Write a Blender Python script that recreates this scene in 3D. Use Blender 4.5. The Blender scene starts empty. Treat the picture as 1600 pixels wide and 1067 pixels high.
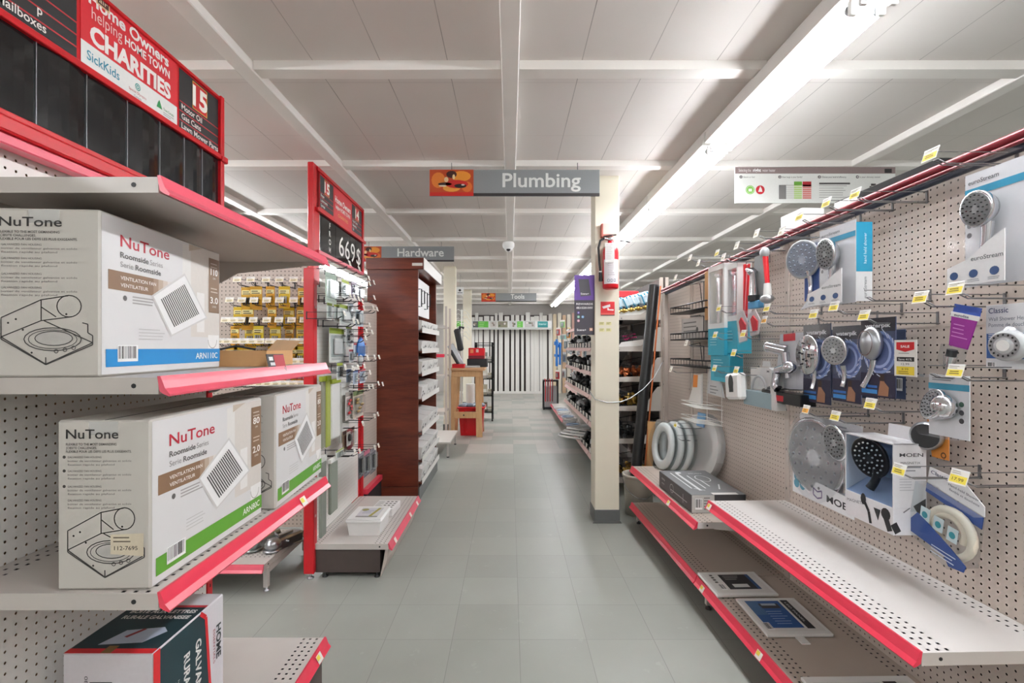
import bpy, math, random
from mathutils import Matrix, Vector
random.seed(7)
SC = bpy.context.scene
COL = SC.collection
PI = math.pi
def R(a): return math.radians(a)

# ---------------------------------------------------------------- camera, world, exposure
CAM_H, FPX, VPX, VPY = 1.325, 777.0, 797.0, 543.0
cam_d = bpy.data.cameras.new('camera'); cam = bpy.data.objects.new('camera', cam_d); COL.objects.link(cam)
cam_d.sensor_fit = 'HORIZONTAL'; cam_d.sensor_width = 36.0; cam_d.lens = FPX / 1600 * 36.0
cam_d.shift_x = (800 - VPX) / 1600; cam_d.shift_y = (VPY - 533.5) / 1600
cam_d.clip_start = 0.02; cam_d.clip_end = 100
cam.location = (0, 0, CAM_H); cam.rotation_euler = (PI / 2, 0, 0)
SC.camera = cam
wd = bpy.data.worlds.new('world'); SC.world = wd; wd.use_nodes = True
wd.node_tree.nodes['Background'].inputs[0].default_value = (1, 1, 1, 1)
wd.node_tree.nodes['Background'].inputs[1].default_value = 0.3
SC.view_settings.view_transform = 'Standard'; SC.view_settings.look = 'None'
SC.view_settings.gamma = 1.0; SC.view_settings.use_curve_mapping = False
SC.view_settings.exposure = 1.2
TUBE_POWER = 20.0
try:
    SC.cycles.max_bounces = 8; SC.cycles.diffuse_bounces = 5; SC.cycles.glossy_bounces = 3
    SC.cycles.transparent_max_bounces = 16; SC.cycles.transmission_bounces = 4
    SC.cycles.caustics_reflective = False; SC.cycles.caustics_refractive = False
    SC.cycles.sample_clamp_indirect = 4.0
except Exception:
    pass

def W(px, py, d):
    """point of the place seen at photo pixel (px, py), d metres ahead of the camera"""
    return Vector(((px - VPX) / FPX * d, d, CAM_H - (py - VPY) / FPX * d))

# ---------------------------------------------------------------- materials
def lin(h):
    if isinstance(h, str):
        h = h.lstrip('#'); c = [int(h[i:i+2], 16) / 255 for i in (0, 2, 4)]
    else:
        c = [v / 255 for v in h]
    return tuple([(v / 12.92 if v <= .04045 else ((v + .055) / 1.055) ** 2.4) for v in c] + [1.0])
MATS = {}
class NT:
    def __init__(s, name):
        s.m = bpy.data.materials.new(name); s.m.use_nodes = True
        s.nt = s.m.node_tree; s.b = s.nt.nodes['Principled BSDF']; s.o = s.nt.nodes['Material Output']
        MATS[name] = s.m
    def n(s, t, **k):
        x = s.nt.nodes.new(t)
        for a, v in k.items(): setattr(x, a, v)
        return x
    def l(s, a, b): s.nt.links.new(a, b)
    def mth(s, op, a, b=None, c=None):
        x = s.n('ShaderNodeMath', operation=op)
        for i, v in enumerate((a, b, c)):
            if v is None: continue
            if hasattr(v, 'type') and hasattr(v, 'links'): s.l(v, x.inputs[i])
            else: x.inputs[i].default_value = v
        return x.outputs[0]
    def mix(s, f, a, b):
        x = s.n('ShaderNodeMix', data_type='RGBA')
        for i, v in ((0, f), (6, a), (7, b)):
            if hasattr(v, 'links'): s.l(v, x.inputs[i])
            else: x.inputs[i].default_value = v
        return x.outputs[2]
    def objc(s):
        t = s.n('ShaderNodeTexCoord'); q = s.n('ShaderNodeSeparateXYZ'); s.l(t.outputs['Object'], q.inputs[0]); return q.outputs, t.outputs['Object']
    def noise(s, scale, detail=2, vec=None, rough=.5):
        x = s.n('ShaderNodeTexNoise'); x.inputs['Scale'].default_value = scale; x.inputs['Detail'].default_value = detail
        x.inputs['Roughness'].default_value = rough
        if vec is not None: s.l(vec, x.inputs['Vector'])
        return x.outputs[0]
    def set(s, rough=.5, metal=0, spec=.5, coat=0):
        s.b.inputs['Roughness'].default_value = rough; s.b.inputs['Metallic'].default_value = metal
        s.b.inputs['Specular IOR Level'].default_value = spec; s.b.inputs['Coat Weight'].default_value = coat
    def bump(s, h, strength=.2, dist=.002):
        x = s.n('ShaderNodeBump'); x.inputs['Strength'].default_value = strength; x.inputs['Distance'].default_value = dist
        s.l(h, x.inputs['Height']); s.l(x.outputs[0], s.b.inputs['Normal'])
def shade(c, k): return tuple([min(1, v * k) for v in c[:3]] + [1])
def mk(name, col, rough=.5, metal=0, var=.06, scale=40, coat=0, spec=.5):
    """plain surface with a slight procedural unevenness of tone"""
    if name in MATS: return MATS[name]
    s = NT(name); c = lin(col); s.set(rough, metal, spec, coat)
    if var:
        _, oc = s.objc(); f = s.noise(scale, 2, oc)
        s.l(s.mix(f, shade(c, 1 - var), shade(c, 1 + var)), s.b.inputs['Base Color'])
    else: s.b.inputs['Base Color'].default_value = c
    return s.m
def C(col, rough=.5):
    """printed colour, by hex"""
    n = 'print_' + col.lstrip('#') + ('' if rough == .5 else '_%d' % int(rough * 100))
    if n not in MATS: mk(n, col, rough, var=.04, scale=90)
    return n
mk('chrome', '#d9dbe0', .14, 1.0, .03)
mk('satin_metal', '#b9bcc0', .32, 1.0, .05)
mk('zinc', '#aeb5b4', .3, 1.0, .12, 25)
mk('wire', '#8d8d8f', .35, .9, .05)
mk('dark_wire', '#3a3a3c', .4, .6, .05)
mk('black_wire', '#1b1b1d', .4, .3, .05)
mk('white_wire', '#ecebe6', .35, 0, .03)
mk('copper', '#c9744a', .28, .9, .1, 60)
mk('brass', '#b99a52', .3, .9, .1, 60)
mk('red_rail', '#dd3b52', .28, 0, .04)
mk('pink_rail', '#e0586c', .28, 0, .04)
mk('frame_red', '#c4101c', .3, 0, .04)
mk('post_red', '#c21420', .35, 0, .05)
mk('maroon', '#7d2430', .3, 0, .06)
mk('navy_strip', '#23283a', .35, 0, .05)
mk('shelf_grey', '#c3bdb7', .42, 0, .03, 12)
mk('shelf_taupe', '#b7ab9f', .42, 0, .04, 12)
mk('shelf_white', '#dcd9d6', .4, 0, .03, 12)
mk('taupe', '#c2b6ad', .5, 0, .04, 20)
mk('taupe_dark', '#4a3f3b', .5, 0, .08, 20)
mk('peg_tan', '#a98a62', .7, 0, .1, 60)
mk('peg_dark', '#4b4540', .7, 0, .1, 60)
mk('black_panel', '#141517', .09, 0, .05, 30)
mk('black_plastic', '#17181a', .3, 0, .06, 60)
mk('soft_black', '#222325', .55, 0, .08, 80)
mk('carton', '#c9c5be', .62, 0, .045, 9)
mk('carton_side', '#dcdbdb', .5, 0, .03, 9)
mk('kraft', '#c79a68', .75, 0, .09, 30)
mk('kraft_pale', '#d8b78f', .75, 0, .07, 30)
mk('column_paint', '#e9e2cf', .5, 0, .03, 5)
mk('vinyl_base', '#5d5f5e', .4, 0, .05)
mk('white_paint', '#eeebe6', .45, 0, .03, 8)
mk('beam_paint', '#f6f2ed', .5, 0, .04, 7)
mk('wall_paint', '#c6c1bd', .6, 0, .04, 3)
mk('plastic_white', '#eeeeec', .35, 0, .02)
mk('plastic_grey', '#b9bcbe', .35, 0, .04)
mk('bucket_beige', '#cfc7bb', .45, 0, .04, 14)
mk('tote_red', '#d0121c', .35, 0, .05)
mk('head_grey', '#dcdee1', .28, .15, .1, 120)
mk('red', '#cf1422', .35, 0, .05)
mk('blue_plastic', '#2a74c4', .4, 0, .08)
mk('tag_cream', '#f3e9c8', .5, 0, .03)
mk('tag_white', '#f2efe6', .5, 0, .02)
mk('tag_yellow', '#f0dc52', .5, 0, .04)
mk('tag_orange', '#eda83c', .5, 0, .04)
mk('housing', '#e3e0db', .4, 0, .02)
def clear(name, tint, gloss=.1, rough=.08):
    s = NT(name); nt = s.nt; nt.nodes.remove(s.b)
    t = s.n('ShaderNodeBsdfTransparent'); t.inputs[0].default_value = lin(tint)
    g = s.n('ShaderNodeBsdfGlossy'); g.inputs['Roughness'].default_value = rough; g.inputs[0].default_value = (1, 1, 1, 1)
    fr = s.n('ShaderNodeFresnel'); fr.inputs[0].default_value = 1.2
    f = s.mth('MULTIPLY_ADD', fr.outputs[0], .22, gloss * .1)
    m = s.n('ShaderNodeMixShader'); s.l(f, m.inputs[0]); s.l(t.outputs[0], m.inputs[1]); s.l(g.outputs[0], m.inputs[2])
    s.l(m.outputs[0], s.o.inputs[0])
clear('clear_plastic', '#fdfdfe', .1); clear('clear_bag', '#f3f6f7', .3, .2); clear('clear_blue', '#e3ecf5', .2, .1)
def foggy(name, col, op):
    s = NT(name); s.set(.3); s.b.inputs['Base Color'].default_value = lin(col); s.b.inputs['Alpha'].default_value = op
foggy('plastic_film', '#e8eaea', .38); foggy('thin_film', '#eef0f0', .16)
def emis(name, col, st):
    s = NT(name); s.set(.4); s.b.inputs['Base Color'].default_value = lin(col)
    s.b.inputs['Emission Color'].default_value = lin(col); s.b.inputs['Emission Strength'].default_value = st
emis('tube_light', '#f8fbff', TUBE_POWER)
def peg(name, col, pitch=.0254, r=.0034, var=.04):
    """steel or hardboard sheet with real see-through round holes, in the sheet's own x and z"""
    s = NT(name); q, oc = s.objc(); c = lin(col); s.set(.48)
    f = s.noise(6, 2, oc)
    s.l(s.mix(f, shade(c, 1 - var), shade(c, 1 + var)), s.b.inputs['Base Color'])
    def cell(o):
        a = s.mth('DIVIDE', o, pitch); a = s.mth('FRACT', a); a = s.mth('SUBTRACT', a, .5); return s.mth('POWER', s.mth('ABSOLUTE', a), 2)
    dd = s.mth('SQRT', s.mth('ADD', cell(q['X']), cell(q['Z'])))
    hole = s.mth('LESS_THAN', dd, r / pitch)
    t = s.n('ShaderNodeBsdfTransparent'); m = s.n('ShaderNodeMixShader')
    s.l(hole, m.inputs[0]); s.l(s.b.outputs[0], m.inputs[1]); s.l(t.outputs[0], m.inputs[2]); s.l(m.outputs[0], s.o.inputs[0])
peg('peg_white', '#ebe8e3'); peg('peg_taupe', '#cabdb3', r=.0038)
def perf(name, col, depth, rough=.42):
    """shelf sheet with punched slots in rows along its back and front edges (own x and y)"""
    s = NT(name); q, oc = s.objc(); c = lin(col); s.set(rough)
    f = s.noise(7, 3, oc)
    s.l(s.mix(f, shade(c, .95), shade(c, 1.04)), s.b.inputs['Base Color'])
    y = s.mth('ABSOLUTE', q['Y'])
    def slots(pitch, half, o):
        a = s.mth('FRACT', s.mth('DIVIDE', o, pitch)); return s.mth('LESS_THAN', s.mth('ABSOLUTE', s.mth('SUBTRACT', a, .5)), half / pitch)
    def band(a, b): return s.mth('MULTIPLY', s.mth('GREATER_THAN', y, a), s.mth('LESS_THAN', y, b))
    rows = s.mth('ADD', band(.022, .031), band(.047, .056))
    rows = s.mth('ADD', rows, s.mth('ADD', band(depth - .082, depth - .073), s.mth('ADD', band(depth - .057, depth - .048), band(depth - .032, depth - .023))))
    hole = s.mth('MULTIPLY', rows, slots(.0254, .0048, q['X']))
    t = s.n('ShaderNodeBsdfTransparent'); m = s.n('ShaderNodeMixShader')
    s.l(hole, m.inputs[0]); s.l(s.b.outputs[0], m.inputs[1]); s.l(t.outputs[0], m.inputs[2]); s.l(m.outputs[0], s.o.inputs[0])
perf('perf_grey', '#c9c3be', .45); perf('perf_taupe', '#bfb3a8', .455); perf('perf_white', '#dad6d3', .40)
def wood(name, a, b, sc=(1, 1, 1), rough=.35, k=6, coat=0.0):
    s = NT(name); s.set(rough, coat=coat); t = s.n('ShaderNodeTexCoord'); mp = s.n('ShaderNodeMapping')
    mp.inputs['Scale'].default_value = sc; s.l(t.outputs['Object'], mp.inputs[0])
    n1 = s.noise(k, 6, mp.outputs[0], .65); n2 = s.noise(k * 5, 3, mp.outputs[0], .6)
    f = s.mth('ADD', s.mth('MULTIPLY', n1, .75), s.mth('MULTIPLY', n2, .3))
    rp = s.n('ShaderNodeMapRange'); rp.inputs[1].default_value = .32; rp.inputs[2].default_value = .72; s.l(f, rp.inputs[0])
    s.l(s.mix(rp.outputs[0], lin(a), lin(b)), s.b.inputs['Base Color'])
wood('mahogany', '#431a12', '#7e3b27', (.8, .8, 6), .33, 2.2)
wood('pine', '#b98a5c', '#d3ab7d', (9, 9, 1), .6, 3)
wood('pine_top', '#b98d66', '#caa27c', (1, 9, 9), .6, 3)

# ---------------------------------------------------------------- geometry collector
TXT = {}
def text_geo(s, bold):
    k = (s, bold)
    if k not in TXT:
        cu = bpy.data.curves.new('lettering', 'FONT'); cu.body = s; cu.offset = bold; cu.resolution_u = 3
        ob = bpy.data.objects.new('lettering', cu); me = ob.to_mesh()
        v = [tuple(p.co) for p in me.vertices]; f = [tuple(p.vertices) for p in me.polygons]
        ob.to_mesh_clear(); bpy.data.objects.remove(ob); bpy.data.curves.remove(cu)
        x0 = min([p[0] for p in v] or [0]); x1 = max([p[0] for p in v] or [1])
        TXT[k] = (v, f, x0, x1)
    return TXT[k]
def rot(a, axis='Z'): return Matrix.Rotation(a, 4, axis)
def tr(*p): return Matrix.Translation(Vector(p))
FACE_R = lambda x: tr(x, 0, 0) @ rot(PI / 2)          # work on the face that looks to +x : local x runs to +y
FACE_L = lambda x: tr(x, 0, 0) @ rot(-PI / 2)         # face looking to -x : local x runs to -y
FACE_T = lambda z: tr(0, 0, z) @ rot(-PI / 2, 'X')    # face looking up : local z runs to +y
class G:
    def __init__(s): s.v = []; s.f = []; s.mi = []; s.sm = []; s.names = []; s.M = Matrix.Identity(4)
    def mat(s, m):
        if m.startswith('#'): m = C(m)
        if m not in s.names: s.names.append(m)
        return s.names.index(m)
    def add(s, vs, fs, m, smooth=False, M=None):
        o = len(s.v); X = s.M @ M if M is not None else s.M
        s.v += [tuple(X @ Vector(p)) for p in vs]
        k = s.mat(m)
        for f in fs: s.f.append([i + o for i in f]); s.mi.append(k); s.sm.append(smooth)
        return s
    def box(s, x0, x1, y0, y1, z0, z1, m, bev=0, M=None):
        if bev <= 0:
            vs = [(x, y, z) for x in (x0, x1) for y in (y0, y1) for z in (z0, z1)]
            fs = [(0, 1, 3, 2), (4, 6, 7, 5), (0, 4, 5, 1), (2, 3, 7, 6), (0, 2, 6, 4), (1, 5, 7, 3)]
            return s.add(vs, fs, m, False, M)
        b = min(bev, (x1-x0)*.49, (y1-y0)*.49, (z1-z0)*.49); vs = []; ix = {}
        for i, x in enumerate((x0, x1)):
            for j, y in enumerate((y0, y1)):
                for k, z in enumerate((z0, z1)):
                    sx, sy, sz = (1 - 2*i) * b, (1 - 2*j) * b, (1 - 2*k) * b
                    ix[i, j, k, 0] = len(vs); vs.append((x, y + sy, z + sz))
                    ix[i, j, k, 1] = len(vs); vs.append((x + sx, y, z + sz))
                    ix[i, j, k, 2] = len(vs); vs.append((x + sx, y + sy, z))
        fs = []
        for a in range(2):
            fs.append([ix[a, p, q, 0] for p, q in ((0, 0), (0, 1), (1, 1), (1, 0))])
            fs.append([ix[p, a, q, 1] for p, q in ((0, 0), (0, 1), (1, 1), (1, 0))])
            fs.append([ix[p, q, a, 2] for p, q in ((0, 0), (0, 1), (1, 1), (1, 0))])
            for c in range(2):
                fs.append([ix[0, a, c, 1], ix[1, a, c, 1], ix[1, a, c, 2], ix[0, a, c, 2]])
                fs.append([ix[a, 0, c, 0], ix[a, 1, c, 0], ix[a, 1, c, 2], ix[a, 0, c, 2]])
                fs.append([ix[a, c, 0, 0], ix[a, c, 1, 0], ix[a, c, 1, 1], ix[a, c, 0, 1]])
                for d in range(2): fs.append([ix[a, c, d, 0], ix[a, c, d, 1], ix[a, c, d, 2]]) if True else None
        return s.add(vs, fs, m, False, M)
    def poly(s, pts, m): return s.add(pts, [tuple(range(len(pts)))], m)
    def rect(s, x0, x1, z0, z1, y, m): return s.poly([(x0, y, z0), (x1, y, z0), (x1, y, z1), (x0, y, z1)], m)
    def prism(s, pts, y0, y1, m, M=None, smooth=False):
        n = len(pts); vs = [(x, y0, z) for x, z in pts] + [(x, y1, z) for x, z in pts]
        fs = [tuple(range(n)), tuple(range(2*n-1, n-1, -1))] + [(i, i+n, (i+1) % n + n, (i+1) % n) for i in range(n)]
        return s.add(vs, fs, m, smooth, M)
    def disc(s, cx, cz, r, y, m, n=20, rz=None):
        rz = rz or r
        return s.poly([(cx + r*math.cos(2*PI*i/n), y, cz + rz*math.sin(2*PI*i/n)) for i in range(n)], m)
    def ring(s, cx, cz, r0, r1, y, m, n=24, k=1.0):
        vs = [(cx + r*math.cos(2*PI*i/n), y, cz + r*k*math.sin(2*PI*i/n)) for r in (r0, r1) for i in range(n)]
        return s.add(vs, [(i, (i+1) % n, (i+1) % n + n, i + n) for i in range(n)], m)
    def lathe(s, prof, m, seg=20, M=None, smooth=True):
        vs = []; fs = []
        for r, h in prof: vs += [(r*math.cos(2*PI*i/seg), r*math.sin(2*PI*i/seg), h) for i in range(seg)]
        for k in range(len(prof)-1):
            for i in range(seg):
                j = (i+1) % seg; fs.append((k*seg+i, k*seg+j, (k+1)*seg+j, (k+1)*seg+i))
        s.add(vs, fs, m, smooth, M)
        for k, (r, h) in ((0, prof[0]), (len(prof)-1, prof[-1])):
            if r > 1e-5: s.add([(r*math.cos(2*PI*i/seg), r*math.sin(2*PI*i/seg), h) for i in range(seg)], [tuple(range(seg))], m, False, M)
        return s
    def cyl(s, a, b, r, m, seg=12, r2=None):
        return s.tube([a, b], [r, r if r2 is None else r2], m, seg)
    def tube(s, pts, r, m, seg=6, closed=False):
        P = [Vector(p) for p in pts]; n = len(P); rr = r if isinstance(r, (list, tuple)) else [r]*n
        vs = []; up = None
        for i in range(n):
            if closed: t = (P[(i+1) % n] - P[i-1])
            else: t = P[min(i+1, n-1)] - P[max(i-1, 0)]
            t = t.normalized() if t.length > 1e-9 else Vector((0, 0, 1))
            if up is None: up = Vector((0, 0, 1)) if abs(t.z) < .9 else Vector((1, 0, 0))
            a = t.cross(up)
            if a.length < 1e-4: a = t.orthogonal()
            a.normalize(); b = a.cross(t); up = b
            vs += [tuple(P[i] + (a*math.cos(2*PI*k/seg) + b*math.sin(2*PI*k/seg))*rr[i]) for k in range(seg)]
        fs = []; m_ = n if closed else n-1
        for i in range(m_):
            j = (i+1) % n
            for k in range(seg): l = (k+1) % seg; fs.append((i*seg+k, i*seg+l, j*seg+l, j*seg+k))
        s.add(vs, fs, m, True)
        if not closed:
            s.add(vs[:seg], [tuple(range(seg))], m); s.add(vs[-seg:], [tuple(range(seg))], m)
        return s
    def ell(s, c, rad, m, seg=14, rings=8):
        prof = [(max(1e-6, math.sin(PI*i/rings)), -math.cos(PI*i/rings)) for i in range(rings+1)]
        return s.lathe(prof, m, seg, tr(*c) @ Matrix.Diagonal((*rad, 1)))
    def text(s, t, x, z, size, m, y=-.0006, fit=None, al='L', a=0, bold=0.0, M=None):
        v, f, x0, x1 = text_geo(t, bold); w = (x1 - x0) * size; sx = 1.0
        if fit: sx = fit / max(w, 1e-6); w = fit
        off = {'L': 0, 'C': -w/2, 'R': -w}[al]
        X = tr(x, y, z) @ rot(-a, 'Y')
        if M is not None: X = M @ X
        return s.add([((p[0]-x0)*size*sx + off, 0, p[1]*size) for p in v], f, m, False, X)
    def lines(s, x, z, w, n, pitch, m, y=-.0006, h=None, jit=.35):
        for i in range(n):
            ww = w * (1 - jit * random.random()); s.rect(x, x + ww, z - i*pitch - (h or pitch*.45), z - i*pitch, y, m)
    def barcode(s, x0, x1, z0, z1, y, n=14):
        s.rect(x0, x1, z0, z1, y, '#f4f4f4'); p = (x1-x0)*.9/n
        for i in range(n):
            a = x0 + (x1-x0)*.05 + i*p; s.rect(a, a + p*random.choice((.3, .5, .7)), z0 + (z1-z0)*.18, z1 - (z1-z0)*.06, y - .0003, '#222222')
    def out(s, name, parent=None, label=None, cat=None, loc=None, rz=0, group=None, kind=None):
        me = bpy.data.meshes.new(name); me.from_pydata(s.v, [], s.f)
        for n in s.names: me.materials.append(MATS[n])
        me.polygons.foreach_set('material_index', s.mi); me.polygons.foreach_set('use_smooth', s.sm); me.update()
        o = bpy.data.objects.new(name, me); COL.objects.link(o)
        if parent is not None: o.parent = parent
        if loc is not None: o.location = loc
        if rz: o.rotation_euler = (0, 0, rz)
        return tag(o, label, cat, group, kind)
def tag(o, label=None, cat=None, group=None, kind=None):
    if label: o['label'] = label
    if cat: o['category'] = cat
    if group: o['group'] = group
    if kind: o['kind'] = kind
    return o
def thing(name, label, cat, loc, rz=0, group=None, rx=0, ry=0):
    o = bpy.data.objects.new(name, None); COL.objects.link(o); o.empty_display_size = .05
    o.location = loc; o.rotation_euler = (rx, ry, rz); return tag(o, label, cat, group)
def dup(root, loc, rz=None, label=None, group=None, kids=None):
    c = root.copy(); COL.objects.link(c); c.location = loc
    if rz is not None: c.rotation_euler = (c.rotation_euler[0], c.rotation_euler[1], rz)
    if label: c['label'] = label
    if group: c['group'] = group
    def kidcopy(a, b):
        for ch in list(a.children):
            k = ch.copy(); COL.objects.link(k); k.parent = b; kidcopy(ch, k)
    kidcopy(root, c); return c
ORD = ['first', 'second', 'third', 'fourth', 'fifth', 'sixth', 'seventh', 'eighth', 'ninth', 'tenth', 'eleventh', 'twelfth', 'thirteenth', 'fourteenth', 'fifteenth',
       'sixteenth', 'seventeenth', 'eighteenth', 'nineteenth', 'twentieth', 'twenty-first', 'twenty-second', 'twenty-third', 'twenty-fourth', 'twenty-fifth',
       'twenty-sixth', 'twenty-seventh', 'twenty-eighth', 'twenty-ninth', 'thirtieth']
# plane of the pegboard along the aisle's far-hand side: x = 1.498 - .0305 y ; things on it face the aisle
YAW_R = -PI / 2 + .0305
def rb(px, py, n):
    d = (1.498 - n) / ((px - VPX) / FPX + .0305); return W(px, py, d)
def on_r(p, n):
    """foot of p on the board, n metres behind it"""
    return Vector((p.x + n, p.y + n * .0305, p.z))
def lb(px, py, X):
    """point seen at the pixel, on the plane x = X"""
    return W(px, py, X * FPX / (px - VPX))
def S(name, g, i): return g.out(name, kind='structure')
# ---------------------------------------------------------------- the room
CEIL = 2.625; BEAM = 2.58
X0, X1, Y0, Y1 = -7.0, 7.0, -4.0, 14.95
s = NT('floor_tile'); q, oc = s.objc(); s.set(.38)
t_ = .3048
u = s.mth('DIVIDE', s.mth('SUBTRACT', q['X'], .042), t_); v = s.mth('DIVIDE', s.mth('SUBTRACT', q['Y'], .124), t_)
cv = s.n('ShaderNodeCombineXYZ'); s.l(s.mth('FLOOR', u), cv.inputs[0]); s.l(s.mth('FLOOR', v), cv.inputs[1])
wn = s.n('ShaderNodeTexWhiteNoise', noise_dimensions='2D'); s.l(cv.outputs[0], wn.inputs[0])
old = s.mth('GREATER_THAN', q['Y'], .124 + t_ * 20)                     # a repaired, paler stretch of tiles further in
pale = s.mth('MULTIPLY', old, s.mth('GREATER_THAN', wn.outputs[0], .45))
n1 = s.noise(3.5, 4, oc); n2 = s.noise(60, 3, oc)
base = s.mix(n1, lin('#8c8e87'), lin('#9b9e97')); base = s.mix(pale, base, lin('#a5a19a'))
tint = s.mth('MULTIPLY_ADD', wn.outputs[0], .09, .95)
tn = s.n('ShaderNodeMix', data_type='RGBA', blend_type='MULTIPLY'); tn.inputs[0].default_value = 1
cc = s.n('ShaderNodeCombineColor'); [s.l(tint, cc.inputs[i]) for i in range(3)]
s.l(base, tn.inputs[6]); s.l(cc.outputs[0], tn.inputs[7])
def seam(a, w):
    f = s.mth('FRACT', a); f = s.mth('MINIMUM', f, s.mth('SUBTRACT', 1.0, f)); return s.mth('LESS_THAN', f, w)
sm = s.mth('MAXIMUM', seam(u, .0045), seam(v, .0035))
sm = s.mth('MULTIPLY', sm, s.mth('MULTIPLY_ADD', n1, .8, .12))
stain = s.n('ShaderNodeMapRange'); stain.inputs[1].default_value = .62; stain.inputs[2].default_value = .72; s.l(s.noise(9, 5, oc, .7), stain.inputs[0])
c2 = s.mix(s.mth('MULTIPLY', stain.outputs[0], .18), tn.outputs[2], lin('#c9c9c4'))
s.l(s.mix(sm, c2, lin('#5f605c')), s.b.inputs['Base Color'])
s.l(s.mth('MULTIPLY_ADD', n1, .25, .26), s.b.inputs['Roughness']); s.bump(n2, .05, .001)
s = NT('ceiling_tile'); q, oc = s.objc(); s.set(.75)
a = s.mth('DIVIDE', s.mth('SUBTRACT', q['X'], .021), .305); b = s.mth('DIVIDE', q['Y'], .61)
def seam(a, w):
    f = s.mth('FRACT', a); f = s.mth('MINIMUM', f, s.mth('SUBTRACT', 1.0, f)); return s.mth('LESS_THAN', f, w)
n1 = s.noise(2.5, 4, oc)
sm = s.mth('MULTIPLY', s.mth('MAXIMUM', seam(a, .006), s.mth('MULTIPLY', seam(b, .003), .45)), s.mth('MULTIPLY_ADD', n1, 1.6, -.35))
s.l(s.mix(sm, s.mix(n1, lin('#e6e0db'), lin('#ece7e3')), lin('#6f6863')), s.b.inputs['Base Color'])
g = G(); g.box(X0, X1, Y0, Y1, -.1, 0, 'floor_tile'); g.out('floor', kind='structure')
g = G(); g.box(X0, X1, Y0, Y1, CEIL, CEIL + .1, 'ceiling_tile'); g.out('ceiling', kind='structure')
for nm, b in (('wall_back', (X0, X1, Y1, Y1 + .1)), ('wall_front', (X0, X1, Y0 - .1, Y0)), ('wall_left', (X0 - .1, X0, Y0, Y1)), ('wall_right', (X1, X1 + .1, Y0, Y1))):
    g = G(); g.box(*b, 0, CEIL, 'white_paint' if nm == 'wall_front' else 'wall_paint'); g.out(nm, kind='structure')
k = 1
for i in range(-5, 6):                                   # beams running away down the shop
    x = 1.205 * i; w = .04
    g = G(); g.box(x - w, x + w, Y0, Y1, BEAM, CEIL, 'beam_paint', .004); g.out('trim_%d' % k, kind='structure'); k += 1
for j in range(-4, 11):                                  # cross battens
    y = 2.25 + 1.2 * j
    for i in range(-5, 5):
        if abs(i + .5) > 3.6 and j > 4: continue
        xa, xb = 1.205 * i + .042, 1.205 * (i + 1) - .042
        dz = random.uniform(-.006, .006)
        g = G(); g.prism([(xa, BEAM + .004), ((xa+xb)/2, BEAM + .004 - abs(dz)), (xb, BEAM + .004), (xb, CEIL), (xa, CEIL)], y, y + .078, 'beam_paint'); g.out('trim_%d' % k, kind='structure'); k += 1
def column(x0, x1, y0, y1, nm):
    g = G(); g.box(x0, x1, y0, y1, 0, CEIL, 'column_paint', .004); g.out('wall_column_' + nm, kind='structure')
    g = G(); t = .006
    for a in ((x0 - t, x1 + t, y0 - t, y0), (x0 - t, x1 + t, y1, y1 + t), (x0 - t, x0, y0, y1), (x1, x1 + t, y0, y1)): g.box(*a, 0, .1, 'vinyl_base', .002)
    g.prism([(x0 - .018, 0), (x1 + .018, 0), (x1 + .006, .018), (x0 - .006, .018)], y0 - .015, y0 - .006, 'vinyl_base')
    g.out('baseboard_' + nm, kind='structure')
column(.642, .825, 3.76, 3.95, 'near')
column(-1.064, -.875, 7.95, 8.14, 'middle')
column(-1.06, -.875, 11.2, 11.39, 'far')
# fluorescent strips, four-foot fittings end to end
def fixture_proto():
    r = thing('fluorescent_light', 'x', 'light', (0, 0, 0))
    g = G(); L = 1.19
    g.prism([(-.083, .0), (.083, .0), (.091, .003), (.078, .08), (-.078, .08), (-.091, .003)], -L/2, L/2, 'housing'); g.out('housing', r)
    for sx in (-.048, .048):
        g = G(); g.cyl((sx, -L/2 + .03, -.024), (sx, L/2 - .03, -.024), .019, 'tube_light', 10); g.out('tube', r)
    for sx in (-.048, .048):
        for sy in (-1, 1):
            g = G(); y = sy * (L/2 - .012)
            g.box(sx - .013, sx + .013, y - .009, y + .009, -.05, 0, 'plastic_white', .003)
            g.cyl((sx, y - sy*.02, -.024), (sx, y - sy*.009, -.024), .0185, 'satin_metal', 10); g.out('lamp_holder', r)
    return r
fp = fixture_proto(); first = True
for X, z, nm, n0, n1_, y00 in ((1.21, 2.50, 'over the pegboard aisle', -6, 9, 3.49), (-2.65, 2.50, 'over the neighbouring aisle', -5, 9, 3.2), (5.07, 2.5, 'over the hidden aisle', -2, 4, 3.3)):
    for kk in range(n0, n1_):
        y = y00 + 1.22 * kk
        lb_ = '%s bare twin-tube fluorescent light %s, counted from the entrance' % (ORD[kk - n0], nm)
        o = fp if first else dup(fp, (X, y, z)); first = False
        o.location = (X, y, z); o['label'] = lb_; o['group'] = 'fluorescent strip ' + nm
# ceiling camera on the middle beam
r = thing('dome_camera', 'small white dome security camera under the middle ceiling beam', 'camera', (-.02, 5.93, 2.51))
g = G(); g.lathe([(.062, .07), (.07, .055), (.07, .02), (.058, -.005)], 'plastic_white', 24); g.out('housing', r)
g = G(); g.lathe([(.05, 0), (.046, -.02), (.03, -.04), (.0, -.048)], 'plastic_white', 20, tr(0, -.012, 0) @ rot(R(-25), 'X')); g.ell((0, -.042, -.022), (.026, .016, .022), 'black_plastic'); g.out('lens', r)
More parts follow.
